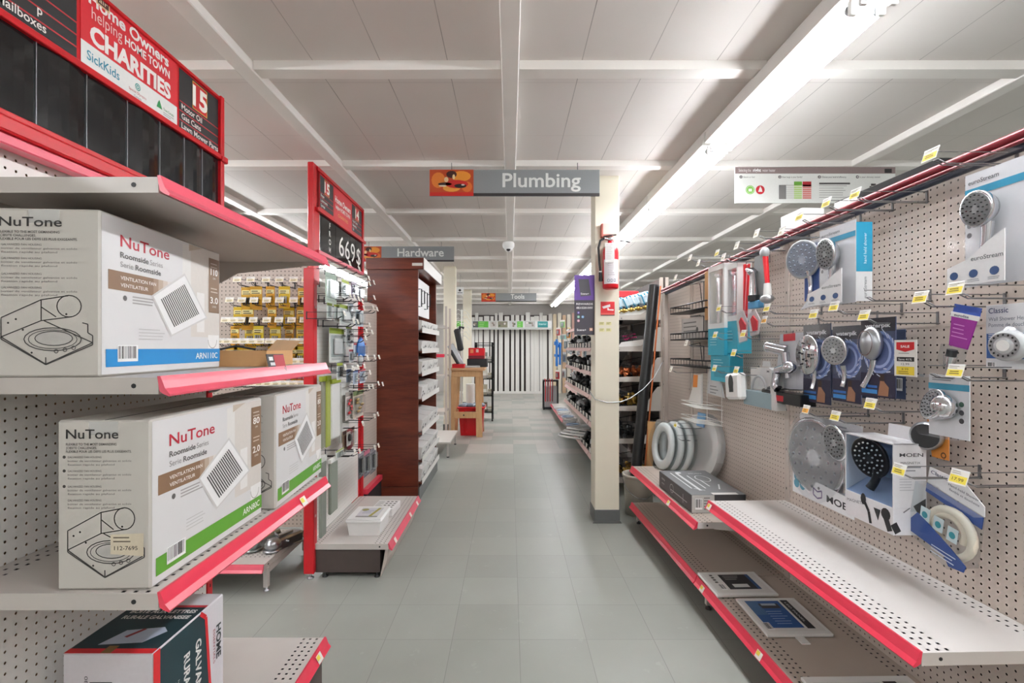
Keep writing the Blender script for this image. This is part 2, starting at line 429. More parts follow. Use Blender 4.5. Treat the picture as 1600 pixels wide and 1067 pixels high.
# hanging department signs
def picture(g, x0, x1, z0, z1, y, seed):
    random.seed(seed); w, h = x1 - x0, z1 - z0
    g.rect(x0, x1, z0, z1, y, '#b8451a'); g.rect(x0, x1, z0, z0 + h*.14, y - .0004, '#c31d14')
    def bl(cx, cz, rx, rz, c, k): g.disc(x0 + w*cx, z0 + h*cz, w*rx, y - .0004*k, c, 14, h*rz)
    bl(.2, .6, .16, .3, '#d87a2c', 1); bl(.72, .75, .22, .2, '#e8952f', 1); bl(.85, .35, .12, .2, '#d9702a', 1); bl(.5, .3, .2, .14, '#e39a3a', 2)
    bl(.5, .82, .12, .14, '#3c1710', 2); bl(.35, .45, .16, .06, '#2a1512', 3); bl(.62, .45, .26, .16, '#c8231b', 3); bl(.7, .38, .14, .08, '#231a18', 4)
    bl(.38, .62, .05, .1, '#e6c79a', 4); bl(.3, .38, .09, .03, '#ead9c0', 5); bl(.55, .72, .03, .1, '#f0d29a', 5); bl(.76, .42, .04, .03, '#e9e4dc', 5)
def dept_sign(txt, xr, ztop, y, lab, seed, fit):
    W_, H_ = 1.162, .18
    r = thing('hanging_sign', lab, 'sign', (xr - W_, y, ztop - H_))
    g = G(); g.box(0, W_, 0, .012, 0, H_, '#8b8f91', .001); g.rect(.3, W_, 0, .02, -.0006, '#332f31'); g.out('board', r)
    g = G(); picture(g, 0, .3, 0, H_, -.0008, seed); g.out('picture', r)
    g = G(); g.text(txt, .3 + (W_ - .3)*.54, .062, .135, '#e6e8e6', -.0012, fit, 'C', bold=.016); g.out('lettering', r)
    for x in (.15, W_ - .15):
        g = G(); g.tube([(x, .006, H_), (x, .006, BEAM - ztop + H_ + .01)], .003, 'wire'); g.out('hanger', r)
    return r
dept_sign('Plumbing', .612, 2.541, 3.40, 'grey hanging sign reading Plumbing over the aisle', 1, .535)
dept_sign('Hardware', -.665, 2.525, 5.9, 'grey hanging sign reading Hardware above the dark wooden cabinet', 2, .55)
dept_sign('Tools', .555, 2.475, 10.5, 'small grey hanging sign reading Tools far down the aisle', 3, .29)
# water heater advice sign beyond the pegboard
r = thing('guide_sign', 'long white guide sign about choosing a water heater hanging beyond the pegboard', 'sign', (1.565, 3.46, 2.33))
g = G(); w, h = 1.115, .25
g.box(0, w, 0, .008, 0, h, '#e9eae6', .001); g.rect(0, w, h - .045, h, -.0006, '#8b7a78'); y = -.0012
g.text('Selecting the', .025, h - .032, .03, '#e8e2e0', y, .085); g.text('right', .125, h - .032, .032, '#ffffff', y, .055, bold=.02); g.text('water heater', .19, h - .032, .03, '#e8e2e0', y, .09)
g.rect(w - .075, w - .025, h - .04, h - .012, y, '#2a2526')
for i, (x, t) in enumerate(((.03, 'Electric or Gas?'), (.30, 'How large is your family?'), (.575, 'Choose your level of efficiency'), (.84, 'Is your chimney vented'))):
    g.disc(x + .011, h - .068, .011, y, '#6d6a69'); g.text(str(i + 1), x + .011, h - .075, .02, '#ffffff', y - .0004, None, 'C'); g.text(t, x + .028, h - .074, .016, '#4c4a49', y, [.08, .14, .17, .14][i])
g.disc(.105, .092, .031, y, '#7fbb4e'); g.ring(.105, .092, .024, .026, y - .0004, '#e9eae6'); g.rect(.093, .117, .08, .1, y - .0006, '#e9eae6')
g.disc(.175, .092, .031, y, '#b5202b'); g.poly([(.16, y - .0005, .078), (.19, y - .0005, .078), (.185, y - .0005, .1), (.175, y - .0005, .118), (.168, y - .0005, .1)], '#e9eae6')
g.rect(.305, .355, .028, .125, y, '#7c7a79')
for i in range(7): g.rect(.355, .41, .03 + i*.0145, .041 + i*.0145, y, '#d6d5d2'); g.rect(.41, .465, .03 + i*.0145, .041 + i*.0145, y, '#b5d384'); g.rect(.47, .53, .03 + i*.0145, .041 + i*.0145, y, '#d98079')
g.rect(.41, .465, .125, .15, y, '#6fae3d'); g.rect(.47, .53, .115, .15, y, '#b5202b')
g.rect(.585, .80, .13, .142, y, '#5a5857'); g.lines(.585, .122, .21, 6, .016, '#a9a7a4', y, .004)
g.rect(.945, .98, .12, .135, y, '#3d3b3a'); g.rect(.935, .99, .09, .118, y, '#3d3b3a')
g.out('board', r)
for x in (.1, w - .1):
    g = G(); g.tube([(x, .004, h), (x, .004, .252)], .003, 'wire'); g.out('hanger', r)
# ---------------------------------------------------------------- shelving builder (front looks to local -y, back plane y = 0)
def stroke(g, pts, w, m, y, closed=False):
    P = list(pts) + ([pts[0]] if closed else [])
    for (xa, za), (xb, zb) in zip(P, P[1:]):
        L = math.hypot(xb-xa, zb-za) or 1e-6; nx, nz = -(zb-za)/L*w/2, (xb-xa)/L*w/2
        g.poly([(xa+nx, y, za+nz), (xb+nx, y, zb+nz), (xb-nx, y, zb-nz), (xa-nx, y, za-nz)], m)
def arc(cx, cz, rx, rz, a0=0, a1=360, n=20): return [(cx + rx*math.cos(R(a0+(a1-a0)*i/n)), cz + rz*math.sin(R(a0+(a1-a0)*i/n))) for i in range(n+1)]
def shelf(root, w, D, z, mtop, mside, mrail, th=.03, rail=True, brackets=True, x=0.0, tags=()):
    g = G(); xa, xb = x - w/2 + .003, x + w/2 - .003
    g.box(xa, xb, -D, -.002, z - .001, z, mtop); g.box(xa + .003, xb - .003, -D + .003, -.006, z - .0065, z - .0045, 'soft_black')  # black sheet added under the top to darken the slots like shade
    g.box(xa, xb, -D, -D + .003, z - th, z - .001, mside); g.box(xa, xb, -.006, -.002, z - th, z - .001, mside)
    g.box(xa, xa + .003, -D + .003, -.006, z - th, z - .001, mside); g.box(xb - .003, xb, -D + .003, -.006, z - th, z - .001, mside)
    g.box(xa + .003, xb - .003, -D + .003, -.006, z - th*.55, z - th*.5, mside)
    for e in (xa, xb):
        for yy in (-D + .05,): g.cyl((e - .001, yy, z - th*.5), (e + .001, yy, z - th*.5), .005, 'soft_black', 8)
    sh = g.out('shelf', root)
    if brackets:
        for e in ((xb - .01,) if brackets == 'far' else (xa + .006, xb - .01)):
            g = G(); g.prism([(0, z - th), (0, z - th - .08), (.03, z - th - .075), (D*.25, z - th - .03), (D*.8, z - th - .004), (D*.8, z - th)], 0, .004, mside, tr(e + .004, -.004, 0) @ rot(-PI/2)); g.out('bracket', sh)
    if rail:
        pr = [(D - .002, z + .003), (D + .004, z + .0035), (D + .008, z - .006), (D + .014, z - .022), (D + .024, z - .034), (D + .022, z - .038), (D + .012, z - .034), (D + .003, z - .028)]
        g = G(); g.prism(pr, xa - .001, xb + .001, mrail, rot(-PI/2)); g.out('price_rail', sh)
    for (tx, col) in tags:
        g = G(); g.add([(tx - .02, -D - .0095, z - .006), (tx + .02, -D - .0095, z - .006), (tx + .02, -D - .0235, z - .0325), (tx - .02, -D - .0235, z - .0325)], [(0, 1, 2, 3)], 'tag_white')
        g.add([(tx - .018, -D - .0108, z - .008), (tx + .004, -D - .0108, z - .008), (tx + .004, -D - .0188, z - .022), (tx - .018, -D - .0188, z - .022)], [(0, 1, 2, 3)], col); g.out('price_tag', sh)
    return sh
def upright(root, x, H, m, w=.032, feet=True, z0=0.0, dy=(-.006, .05)):
    g = G(); g.box(x - w/2, x + w/2, dy[0], dy[1], z0 + (.02 if feet else 0), H, m, .002)
    for zz in range(int((H - .2)/.2)): g.box(x - .003, x + .003, dy[0] - .0006, dy[0], .2 + zz*.2, .212 + zz*.2, 'soft_black')
    if feet: g.lathe([(.018, 0), (.018, .006), (.006, .008), (.006, .03)], 'satin_metal', 10, tr(x, (dy[0]+dy[1])/2, z0))
    return g.out('upright', root)
def back(root, x0, x1, z0, z1, mp, mb, groove=None):
    g = G(); g.box(x0, x1, 0, .0012, z0, z1, mp); g.box(x0, x1, .02, .024, z0, z1, mb)
    for zz in (groove or []): g.box(x0, x1, -.0015, 0, zz - .004, zz + .004, 'taupe')
    return g.out('back_panel', root)
# ---- near gondola with the fan cartons
A = thing('gondola_shelving', 'white pegboard gondola with pink-edged shelves carrying the fan cartons', 'shelving', (-1.165, 1.465, 0), PI/2)
wA = .914
back(A, -.457, .457, .2, 1.80, 'peg_white', 'peg_tan')
upright(A, .457, 1.83, 'post_red'); upright(A, -.457, 1.83, 'post_red')
g = G(); g.box(-.46, .46, -.062, .046, 1.80, 1.834, 'frame_red', .004); g.box(-.46, .46, -.05, -.012, 1.775, 1.80, 'pink_rail', .003); g.out('top_rail', A)
shelf(A, wA, .45, 1.672, 'perf_grey', 'shelf_grey', 'pink_rail', .032, brackets='far')
shelf(A, wA, .45, 1.264, 'perf_grey', 'shelf_grey', 'pink_rail', .034, brackets='far')
shelf(A, wA, .45, .825, 'perf_grey', 'shelf_grey', 'red_rail', .034, brackets='far', tags=((.22, 'tag_yellow'),))
shelf(A, wA, .45, .206, 'perf_grey', 'shelf_grey', 'red_rail', .034, brackets=False, tags=((.36, 'tag_yellow'),))
g = G(); g.box(-.45, .45, -.44, -.425, .0, .172, 'taupe_dark'); g.out('kick_plate', A)
g = G(); g.box(-.457, .457, -.002, -.001, .30, .32, 'taupe'); 
# nearer bay of the same run: only its back shows past the frame edge
A0 = thing('gondola_shelving', 'white pegboard end of the near gondola run, without shelves', 'shelving', (-1.165, .55, 0), PI/2)
back(A0, -.455, .438, .2, 1.80, 'peg_white', 'peg_tan'); upright(A0, -.44, 1.83, 'post_red')
# ---- aisle signs on top of the run
def topic(g, x0, x1, z0, z1, num, lns, y, numfit):
    g.rect(x0, x1, z0, z1, y, '#201f20'); h = z1 - z0; w = x1 - x0
    for i in range(1, 4): g.rect(x0, x1, z0 + h*.155*i - .002, z0 + h*.155*i + .002, y - .0004, '#b3222a')
    if num:
        g.rect(x0 + w*.31, x0 + w*.69, z0 + h*.5, z1 - h*.03, y - .0005, '#d9a63a'); g.rect(x0 + w*.33, x0 + w*.67, z0 + h*.515, z1 - h*.045, y - .0008, '#c3161f')
        g.text(num, x0 + w*.5, z0 + h*.575, h*.47, '#f4efe6', y - .0012, numfit, 'C', bold=.035)
    for i, t in enumerate(lns): g.text(t, x0 + w*.05, z0 + h*(.345 - .155*i), h*.135, '#ece8e2', y - .0008, None, 'L', bold=.012)
A1 = thing('aisle_sign', 'large red aisle sign reading charities and Motor Oil over the near shelves', 'sign', (-1.125, 1.475, 1.8345), PI/2)
zt = .455; zm = .225; hw = .457
g = G()
g.box(-hw, hw, -.012, .012, zt - .012, zt, 'frame_red', .002); g.box(-hw, hw, -.018, .012, zm - .012, zm + .006, 'frame_red', .002)
g.box(-hw, hw, -.016, .014, -.0, .014, 'frame_red', .002); g.box(hw - .022, hw, -.016, .014, 0, zt + .004, 'frame_red', .002); g.box(-hw, -hw + .022, -.016, .014, 0, zt + .004, 'frame_red', .002)
g.box(hw - .022, hw + .012, -.024, .006, zm - .02, zm + .004, 'frame_red', .003)
g.out('frame', A1)
g = G(); g.box(-hw + .02, hw - .02, -.004, .004, zm, zt - .006, 'frame_red'); y = -.005
topic(g, -hw + .02, -.19, zm + .01, zt - .016, '', (), y, None); g.text('p', -.285, zm + .058, .03, '#ece8e2', y - .0008, None, 'R', bold=.012); g.text('Mailboxes', -.275, zm + .022, .03, '#ece8e2', y - .0008, None, 'R', bold=.012)
g.rect(-.178, .197, zm + .004, zt - .004, y, '#d31f2c'); g.rect(-.178, .197, zm + .004, zm + .073, y - .0004, '#e9ebe8')
g.prism([(-.13, zt - .032), (-.085, zt - .032), (-.085, zt - .004), (-.13, zt - .004)], y - .001, y, '#d9b98a'); g.rect(-.126, -.089, zt - .028, zt - .008, y - .0014, '#4a2018'); g.text('air', -.108, zt - .024, .02, '#e9d9b8', y - .002, .028, 'C')
yy = y - .0009
g.text('Home Owners', .0, zt - .046, .046, '#f2ebe8', yy, .31, 'C', bold=.03); g.text('helping', -.145, zt - .083, .046, '#f0c9c5', yy, .105); g.text('HOME TOWN', -.03, zt - .081, .034, '#f2ebe8', yy, .19, bold=.03)
g.text('CHARITIES', -.15, zm + .083, .066, '#f2ebe8', yy, .315, bold=.045)
g.text('SickKids', -.16, zm + .03, .036, '#2f8ba4', yy, .11, bold=.01)
g.ring(.02, zm + .048, .008, .011, yy, '#3f9c94', 10); g.ring(.02, zm + .048, .003, .006, yy, '#3f9c94', 8); g.text('Special Olympics', .02, zm + .026, .011, '#b03a40', yy, .07, 'C'); g.text('Canada', .02, zm + .014, .009, '#777777', yy, .03, 'C')
g.poly([(.10, yy, zm + .03), (.125, yy, zm + .03), (.118, yy, zm + .045), (.112, yy, zm + .056), (.105, yy, zm + .045)], '#2f9a55'); g.text('Tree Canada', .13, zm + .032, .012, '#3c8f5a', yy, .05); g.lines(.13, zm + .026, .05, 2, .006, '#999999', yy, .002)
topic(g, .208, hw - .024, zm + .008, zt - .016, '15', ('Motor Oil', 'Gas Cans', 'Lawn Mower Parts'), y, .085)
g.out('header', A1)
random.seed(5)
xs = [-hw + .02, -.30, -.16, -.02, .115, .235, .335, hw - .02]
for i in range(7):
    g = G(); n = 5
    for k in range(n):
        a = xs[i] + (xs[i+1]-xs[i])*k/n; b = xs[i] + (xs[i+1]-xs[i])*(k+1)/n
        f = lambda t: -.003 - .007*math.sin(PI*t)*(1 if i % 2 else .4)
        g.add([(a, f(k/n), .013), (b, f((k+1)/n), .013), (b, f((k+1)/n), zm - .01), (a, f(k/n), zm - .01)], [(0, 1, 2, 3)], 'black_panel', True)
    g.box(xs[i+1] - .0012, xs[i+1], -.0065, -.001, .013, zm - .01, 'satin_metal'); g.out('message_panel', A1)
A2 = thing('aisle_sign', 'red aisle sign with white digits 669 on black over the further pegboard', 'sign', (-1.13, 3.325, 1.885), PI/2)
hw = .48; zt = .495; zm = .245
g = G(); g.box(-hw + .0, -hw + .095, -.004, .03, -.19, zt + .01, 'frame_red', .004); g.box(hw - .03, hw, -.014, .014, 0, zt, 'frame_red', .003)
g.box(-hw + .05, hw - .03, -.012, .012, zt - .02, zt, 'frame_red'); g.box(-hw + .03, hw + .02, -.022, .012, zm - .012, zm + .01, 'frame_red', .002); g.box(-hw + .05, hw - .03, -.02, .012, -.012, .01, 'pink_rail', .002); g.out('frame', A2)
g = G(); g.box(-hw + .05, hw - .03, -.004, .004, zm + .01, zt - .02, 'frame_red'); y = -.005
topic(g, -hw + .1, -.16, zm + .03, zt - .03, '15', ('Rope', 'Lubricants', 'Sprays'), y, .085)
g.rect(-.15, .2, zm + .02, zt - .025, y, '#cf2c33'); g.text('Home Owners', .025, zt - .115, .055, '#f1e8e4', y - .001, .31, 'C', bold=.03); g.text('helping HOME TOWN', .025, zt - .155, .038, '#f1e8e4', y - .001, .29, 'C', bold=.02); g.text('CHARITIES', .025, zt - .20, .03, '#e7b46a', y - .001, .2, 'C')
topic(g, .215, hw - .035, zm + .03, zt - .03, '14', ('Auto Care', 'Batteries', 'Oil'), y, .085); g.out('header', A2)
for i, (a, b) in enumerate(((-.375, -.125), (-.12, .165), (.17, .285), (.29, .45))):
    g = G(); g.box(a, b, -.006, -.003, .012, zm - .012, 'black_panel'); y = -.0068
    if i == 0:
        for k, ch in enumerate('FROM'): g.text(ch, -.225, zm - .064 - k*.05, .048, '#e9e6e0', y, None, 'C', bold=.01)
    elif i == 1: g.text('6', -.01, .05, .19, '#e9e6e0', y, .095, 'C'); g.text('6', .11, .05, .19, '#e9e6e0', y, .095, 'C')
    elif i == 2: g.text('9', .228, .05, .19, '#e9e6e0', y, .095, 'C')
    else: g.text('$', .36, .055, .17, '#e9e6e0', y, .095, 'C')
    g.out('message_panel', A2)
# ---- fan cartons
def fan_drawing(g, w, h, y):
    U = lambda px, py: ((px - 200)/320*w, (745 - py)/590*h)
    L = lambda *p, t=.0022, c=False, m='#3f3e3d': stroke(g, [U(*q) for q in p], t, m, y, c)
    L((238, 538), (352, 475), (352, 548), (238, 605), c=True); L((238, 605), (365, 700), (500, 625), (360, 548)); L((238, 590), (238, 612), (365, 702), (500, 632), (500, 600))
    L((365, 700), (365, 676)); L((352, 475), (430, 460)); L((352, 548), (440, 534)); L((352, 500), (395, 535)); L((470, 555), (486, 560), (486, 590), (500, 600))
    for cx, cy, rx, ry, t in ((385, 613, 82, 40, .002), (385, 613, 70, 33, .0014), (388, 610, 54, 25, .0018)):
        a, b = U(cx, cy); stroke(g, arc(a, b, rx/320*w, ry/590*h), t, '#4a4948', y)
    a, b = U(388, 610); g.disc(a, b, 52/320*w, y + .0002, '#bdbab6', 20, 24/590*h)
    a, b = U(432, 497); stroke(g, arc(a, b, 35/320*w, 38/590*h), .0022, '#3f3e3d', y)
    for q in ((258, 556), (280, 543), (325, 660), (424, 525), (300, 580)): a, b = U(*q); g.disc(a, b, .0022, y, '#3f3e3d', 8)
    for q in ((395, 655), (420, 650), (445, 643)): a, b = U(*q); g.ring(a, b, .003, .0045, y, '#3f3e3d', 8)
def fan_carton(lab, loc, rz, L, w, h, band, code, cfm, son, tape=False, sticker=False):
    r = thing('fan_carton', lab, 'carton', loc, rz, 'ventilation fan cartons')
    g = G(); g.box(-w, 0, 0, L, 0, h, 'carton', .004); 
    g.box(-w*.5 - .0012, -w*.5 + .0012, .004, L - .004, h - .0002, h + .0006, 'soft_black'); g.rect(-w*.5 - .03, -w*.5 + .03, h - .03, h - .002, -.0005, 'plastic_film')
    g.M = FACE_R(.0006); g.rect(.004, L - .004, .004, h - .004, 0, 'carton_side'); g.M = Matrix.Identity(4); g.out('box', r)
    g = G(); g.M = tr(-w, 0, 0); y = -.0009; k = h/590; X = lambda px: (px - 200)/320*w; Z = lambda py: (745 - py)*k
    g.text('NuTone', X(232), Z(218), h*.078, '#2c2a2a', y, w*.56, bold=.012)
    for i, (t, wd_) in enumerate((('FLEXIBLE TO THE MOST DEMANDING', .54), ('JOBSITE CHALLENGES.', .33), ('FLEXIBLE POUR LES DEFIS LES PLUS EXIGEANTS.', .70))): g.text(t, X(232), Z(242 + i*12.5), h*.02, '#55524f', y, w*wd_, bold=.012)
    for zz, ts in ((282, 3), (330, 3), (384, 3), (432, 3)):
        if zz < 430: g.disc(X(226), Z(zz), h*.0095, y, '#55524f', 10)
        for i in range(ts): g.text(('GALVANIZED FAN HOUSING', 'boitier de ventilateur galvanise et solide', 'fixation rapide au plafond')[i], X(238), Z(zz + 4 + i*13), h*.0165, '#7b7774' if i else '#5b5855', y, w*(.36, .68, .5)[i])
    fan_drawing(g, w, h, y)
    if sticker:
        g.poly([(X(385), y - .0006, Z(620)), (X(498), y - .0006, Z(628)), (X(498), y - .0006, Z(548)), (X(385), y - .0006, Z(552))], '#d9cdb6'); g.text('112-7695', X(398), Z(606), h*.034, '#4c4640', y - .001, w*.25); g.lines(X(395), Z(560), w*.25, 2, .008, '#8d8474', y - .001, .003)
    g.out('end_print', r)
    g = G(); g.M = FACE_R(.0012); y = 0; X = lambda u: u*L; Z = lambda v: v*h
    g.rect(X(.68), X(.985), Z(.26), Z(.985), .0003, '#d8d2cb'); g.rect(X(.60), X(.70), Z(.5), Z(.97), .0004, '#e2e0dc'); g.poly([(X(.66), 0, Z(.93)), (X(.80), 0, Z(.985)), (X(.66), 0, Z(.985))], '#c5b7a6')
    g.rect(X(.74), X(.82), Z(.30), Z(.62), .0002, '#e9e7e4'); g.rect(X(.86), X(.985), Z(.13), Z(.28), .0002, '#eeecea')
    stroke(g, arc(X(.91), Z(.24), X(.05), Z(.07), 180, 360, 12), .002, '#8f8b86', 0)
    g.text('NuTone', X(.12), Z(.815), h*.105, '#b02234', y, L*.36, bold=.012); g.text('Roomside', X(.12), Z(.745), h*.05, '#5d5a58', y, L*.195, bold=.02); g.text('Series', X(.325), Z(.745), h*.05, '#8d8a88', y, L*.10)
    g.text('Serie', X(.12), Z(.685), h*.05, '#8d8a88', y, L*.085); g.text('Roomside', X(.22), Z(.685), h*.05, '#5d5a58', y, L*.19, bold=.02)
    for i in range(12): t = i/12; a = .045 + .46*t; g.rect(X(a), X(a + .46/12), Z(.535), Z(.655), y, ('#86684f' if i < 8 else ('#a08670', '#b8a593', '#cfc3b8', '#dfd9d3')[i-8]))
    g.text('VENTILATION FAN', X(.12), Z(.605), h*.033, '#efe9e4', y - .0005, L*.25, bold=.01); g.text('VENTILATEUR', X(.12), Z(.56), h*.033, '#efe9e4', y - .0005, L*.19, bold=.01)
    g.disc(X(.15), Z(.49), h*.018, y, '#5d5a58', 10); g.lines(X(.2), Z(.51), L*.2, 3, h*.02, '#a5a2a0', y)
    # grille photograph : white louvred cover, turned a little
    ca, sa = math.cos(R(-24)), math.sin(R(-24)); cx, cz = X(.705), Z(.485); q = h*.235
    
    def P(a, b):
        a, b = (a + 1)/2, (b + 1)/2; c4 = [(.35, .53), (.615, .727), (.83, .425), (.50, .27)]
        u = (1-a)*(1-b)*c4[0][0] + a*(1-b)*c4[1][0] + a*b*c4[2][0] + (1-a)*b*c4[3][0]; v = (1-a)*(1-b)*c4[0][1] + a*(1-b)*c4[1][1] + a*b*c4[2][1] + (1-a)*b*c4[3][1]
        return (X(u), 0, Z(v))
    g.M = FACE_R(.0016); g.poly([P(-1.08, -1.08), P(1.08, -1.08), P(1.08, 1.08), P(-1.08, 1.08)], '#d2d0ce'); g.M = FACE_R(.0019); g.poly([P(-1, -1), P(1, -1), P(1, 1), P(-1, 1)], '#f0f0f0')
    g.M = FACE_R(.0022)
    for i in range(15): a = -.72 + i*.103; g.poly([P(a - .027, -.72), P(a + .027, -.72), P(a + .027, .72), P(a - .027, .72)], '#3b3a3a')
    g.M = FACE_R(.0018)
    g.rect(X(.865), X(.985), Z(.44 if band == 'green' else .47), Z(.93), 0, '#84684f'); g.M = FACE_R(.0022)
    g.text(cfm, X(.925), Z(.79), h*.075, '#f3f0ec', 0, L*.08, 'C', bold=.02); g.text('CFM', X(.925), Z(.755), h*.022, '#e9e2da', 0, None, 'C'); g.text(son, X(.925), Z(.55), h*.075, '#f3f0ec', 0, L*.09, 'C', bold=.02); g.text('SONES', X(.925), Z(.515), h*.022, '#e9e2da', 0, None, 'C'); g.lines(X(.885), Z(.89), L*.08, 2, .01, '#cdbfb0', 0, .003, .1); g.lines(X(.885), Z(.68), L*.08, 2, .01, '#cdbfb0', 0, .003, .1)
    col = '#5b9a31' if band == 'green' else '#1683c4'
    g.M = FACE_R(.0014); g.rect(X(.03), X(.995), Z(.055), Z(.165), 0, col); g.M = FACE_R(.002); g.text(code, X(.965), Z(.085), h*.068, '#f4f6f2', 0, L*(.24 if len(code) > 6 else .2), 'R', bold=.012)
    g.barcode(X(.10), X(.235), Z(.085), Z(.19), 0, 12); g.lines(X(.24), Z(.30), L*.2, 4, h*.022, '#c3c1c0', 0, .002)
    g.out('side_print', r); return r
zs2 = .826; zs1 = 1.265
p1 = W(155, 590, 1.02)
fan_carton('upper white fan carton with blue stripe reading ARN110C on the shelf', (-.843, 1.022, zs1), R(4), .48, .215, .344, 'blue', 'ARN110C', '110', '3.0', tape=True)
fan_carton('white fan carton with green stripe and a paper sticker on its end', (-.742, 1.026, zs2), R(1), .475, .19, .349, 'green', 'ARN80C', '80', '2.0', sticker=True)
fan_carton('second green-striped fan carton, standing behind the one with the sticker', (-.724, 1.535, zs2), R(4), .455, .19, .352, 'green', 'ARN80C', '80', '2.0')
# ---- rural mailbox carton on the base shelf
r = thing('mailbox_carton', 'dark teal and white rural mailbox carton with red edges on the base shelf', 'carton', (-.876, 1.22, .207))
w, L, h = .222, .30, .367
g = G(); g.box(-w, 0, 0, L, 0, h, '#dedadf', .003)
g.M = FACE_T(h + .0006); g.rect(-w + .002, -.002, 0.002, L*.74, 0, '#16323a'); g.M = FACE_T(h + .001); g.rect(-w + .002, -.002, .0, .02, 0, '#d2232a'); g.poly([(-w + .002, 0, L*.72), (-.002, 0, L*.72), (-.002, 0, L*.76), (-w + .002, 0, L*.76)], '#c4303c')
g.poly([(-.165, 0, .035), (-.06, 0, .045), (-.03, 0, .095), (-.05, 0, .115), (-.14, 0, .10)], '#b9c3d6'); g.M = FACE_T(h + .0014); g.poly([(-.125, 0, .07), (-.115, 0, .066), (-.09, 0, .105), (-.1, 0, .108)], '#8f2630')
g.rect(-.13, -.105, .0, .03, -.0004, '#8a6a3c'); g.text('BOITE AUX LETTRES', -.20, .185, .024, '#e9e7e4', 0, .185, bold=.03); g.text('RURALE GALVANISEE', -.20, .155, .024, '#e9e7e4', 0, .185, bold=.03)
g.M = FACE_R(.0006); g.poly([(.002, 0, 0), (L*.80, 0, 0), (L*.70, 0, h*.93), (L*.62, 0, h - .004), (.002, 0, h - .004)], '#15353d'); g.M = FACE_R(.001); g.rect(0, .024, 0, h, 0, '#d2232a'); stroke(g, [(L*.81, 0), (L*.705, h*.93), (L*.62, h - .002)], .012, '#d2232a', 0)
g.M = FACE_R(.0012); g.text('GALVANIZED', .165, .30, .034, '#eceae6', 0, .22, a=R(-90), bold=.03); g.text('RURAL MAILBOX', .115, .29, .034, '#eceae6', 0, .26, a=R(-90), bold=.03); g.text('HOME', .262, .29, .032, '#33373b', 0, .10, a=R(-90), bold=.03); g.text('ESSENTIALS', .246, .285, .013, '#a04048', 0, .10, a=R(-90))
for i in range(3): g.text('heavy gauge steel', .09 - .014*i, .24, .011, '#cfd6d6', 0, .09, a=R(-90))
g.M = Matrix.Identity(4)
for i in range(9): g.rect(-.155, -.10, h - .075 - i*.0085, h - .0695 - i*.0085 - random.choice((0, .002)), -.0008, '#2b2a2c')
g.text('08733', -.168, h - .055, .012, '#4a484a', -.0008, .05, a=R(-90)); g.out('box', r)
# ---- things behind the upper carton
r = thing('cardboard_tray', 'shallow open brown cardboard tray behind the upper fan carton', 'box', (-.90, 1.56, zs1), R(6))
g = G(); w, L, h = .13, .25, .05
g.box(-w, w, 0, L, 0, .003, 'kraft')
for b in ((-w, w, 0, .003), (-w, w, L - .003, L), (-w, -w + .003, .003, L - .003), (w - .003, w, .003, L - .003)): g.box(*b, .003, h, 'kraft')
g.out('tray', r); g = G(); g.add([(w, .003, h), (w, L - .003, h), (w + .03, L - .003, h + .035), (w + .03, .003, h + .035)], [(0, 1, 2, 3)], 'kraft_pale'); g.out('flap', r)
r = thing('black_pouch', 'limp black plastic pouch lying in the brown cardboard tray', 'pouch', (-.92, 1.60, zs1 + .0035)); g = G(); g.ell((0, .06, .026), (.05, .08, .022), 'soft_black', 12, 6); g.tube([(-.03, .02, .05), (.0, .07, .062), (.05, .1, .05)], .004, 'soft_black'); g.out('pouch', r)
pc = W(421, 566, 1.62); r = thing('price_card', 'small tilted black and red price card on the upper pink shelf edge', 'sign', (-.722, 1.545, 1.262), R(62))
g = G(); g.M = rot(R(-18), 'X'); g.box(-.03, .03, 0, .002, 0, .045, '#241c1e'); g.rect(-.006, .03, .004, .042, -.0005, '#a8202c'); g.rect(-.024, -.01, .024, .036, -.0008, '#dddddd'); g.rect(-.022, -.006, .008, .018, -.0008, '#dddddd'); g.out('card', r)
g = G(); g.box(-.028, .028, -.006, .0, -.03, .002, 'plastic_film'); g.out('clip', r)
# ---- peg hooks
def hook_mesh(L, double=True, mw='wire'):
    g = G(); g.box(-.004, .004, -.004, 0, -.004, .040, mw)
    if double:
        g.tube([(-.007, 0, 0), (-.007, -L*.9, 0), (-.007, -L, .012), (.007, -L, .012), (.007, -L*.9, 0), (.007, 0, 0)], .0019, mw, 5)
    else: g.tube([(0, 0, 0), (0, -L*.92, 0), (0, -L, .014)], .0026, mw, 5)
    g.tube([(0, 0, .036), (0, -L - .012, .036)], .0015, mw, 5); return g
def tag_mesh(L, col='tag_yellow', price=None, h=.032, w=.042):
    g = G(); z0 = .036 - h + .008; g.M = tr(0, -L - .013, .036) @ rot(R(-18), 'X') @ tr(0, 0, -.036)
    g.box(-w/2, w/2, -.0012, 0, z0, z0 + h, 'tag_white'); g.rect(-w/2 + .002, w/2 - .002, z0 + .004, z0 + h*.6, -.0016, col)
    if price: g.text(price, 0, z0 + .009, h*.32, '#5a4a1c', -.002, w*.62, 'C')
    else: g.lines(-w*.3, z0 + h*.5, w*.6, 2, .006, '#8d7a34', -.002, .003)
    g.lines(-w*.4, z0 + h*.88, w*.6, 2, .005, '#a9a39a', -.002, .0016); g.box(-w/2, w/2, -.002, .001, z0 + h - .004, z0 + h + .001, 'plastic_white'); return g
def make_hook(L, col='tag_yellow', price=None, mw='wire', double=True, tagk=True, lab='x', w=.042, h=.032):
    r = thing('peg_hook', lab, 'hook', (0, 0, 0)); hook_mesh(L, double, mw).out('prong', r)
    if tagk: tag_mesh(L, col, price, h, w).out('price_tag', r)
    return r
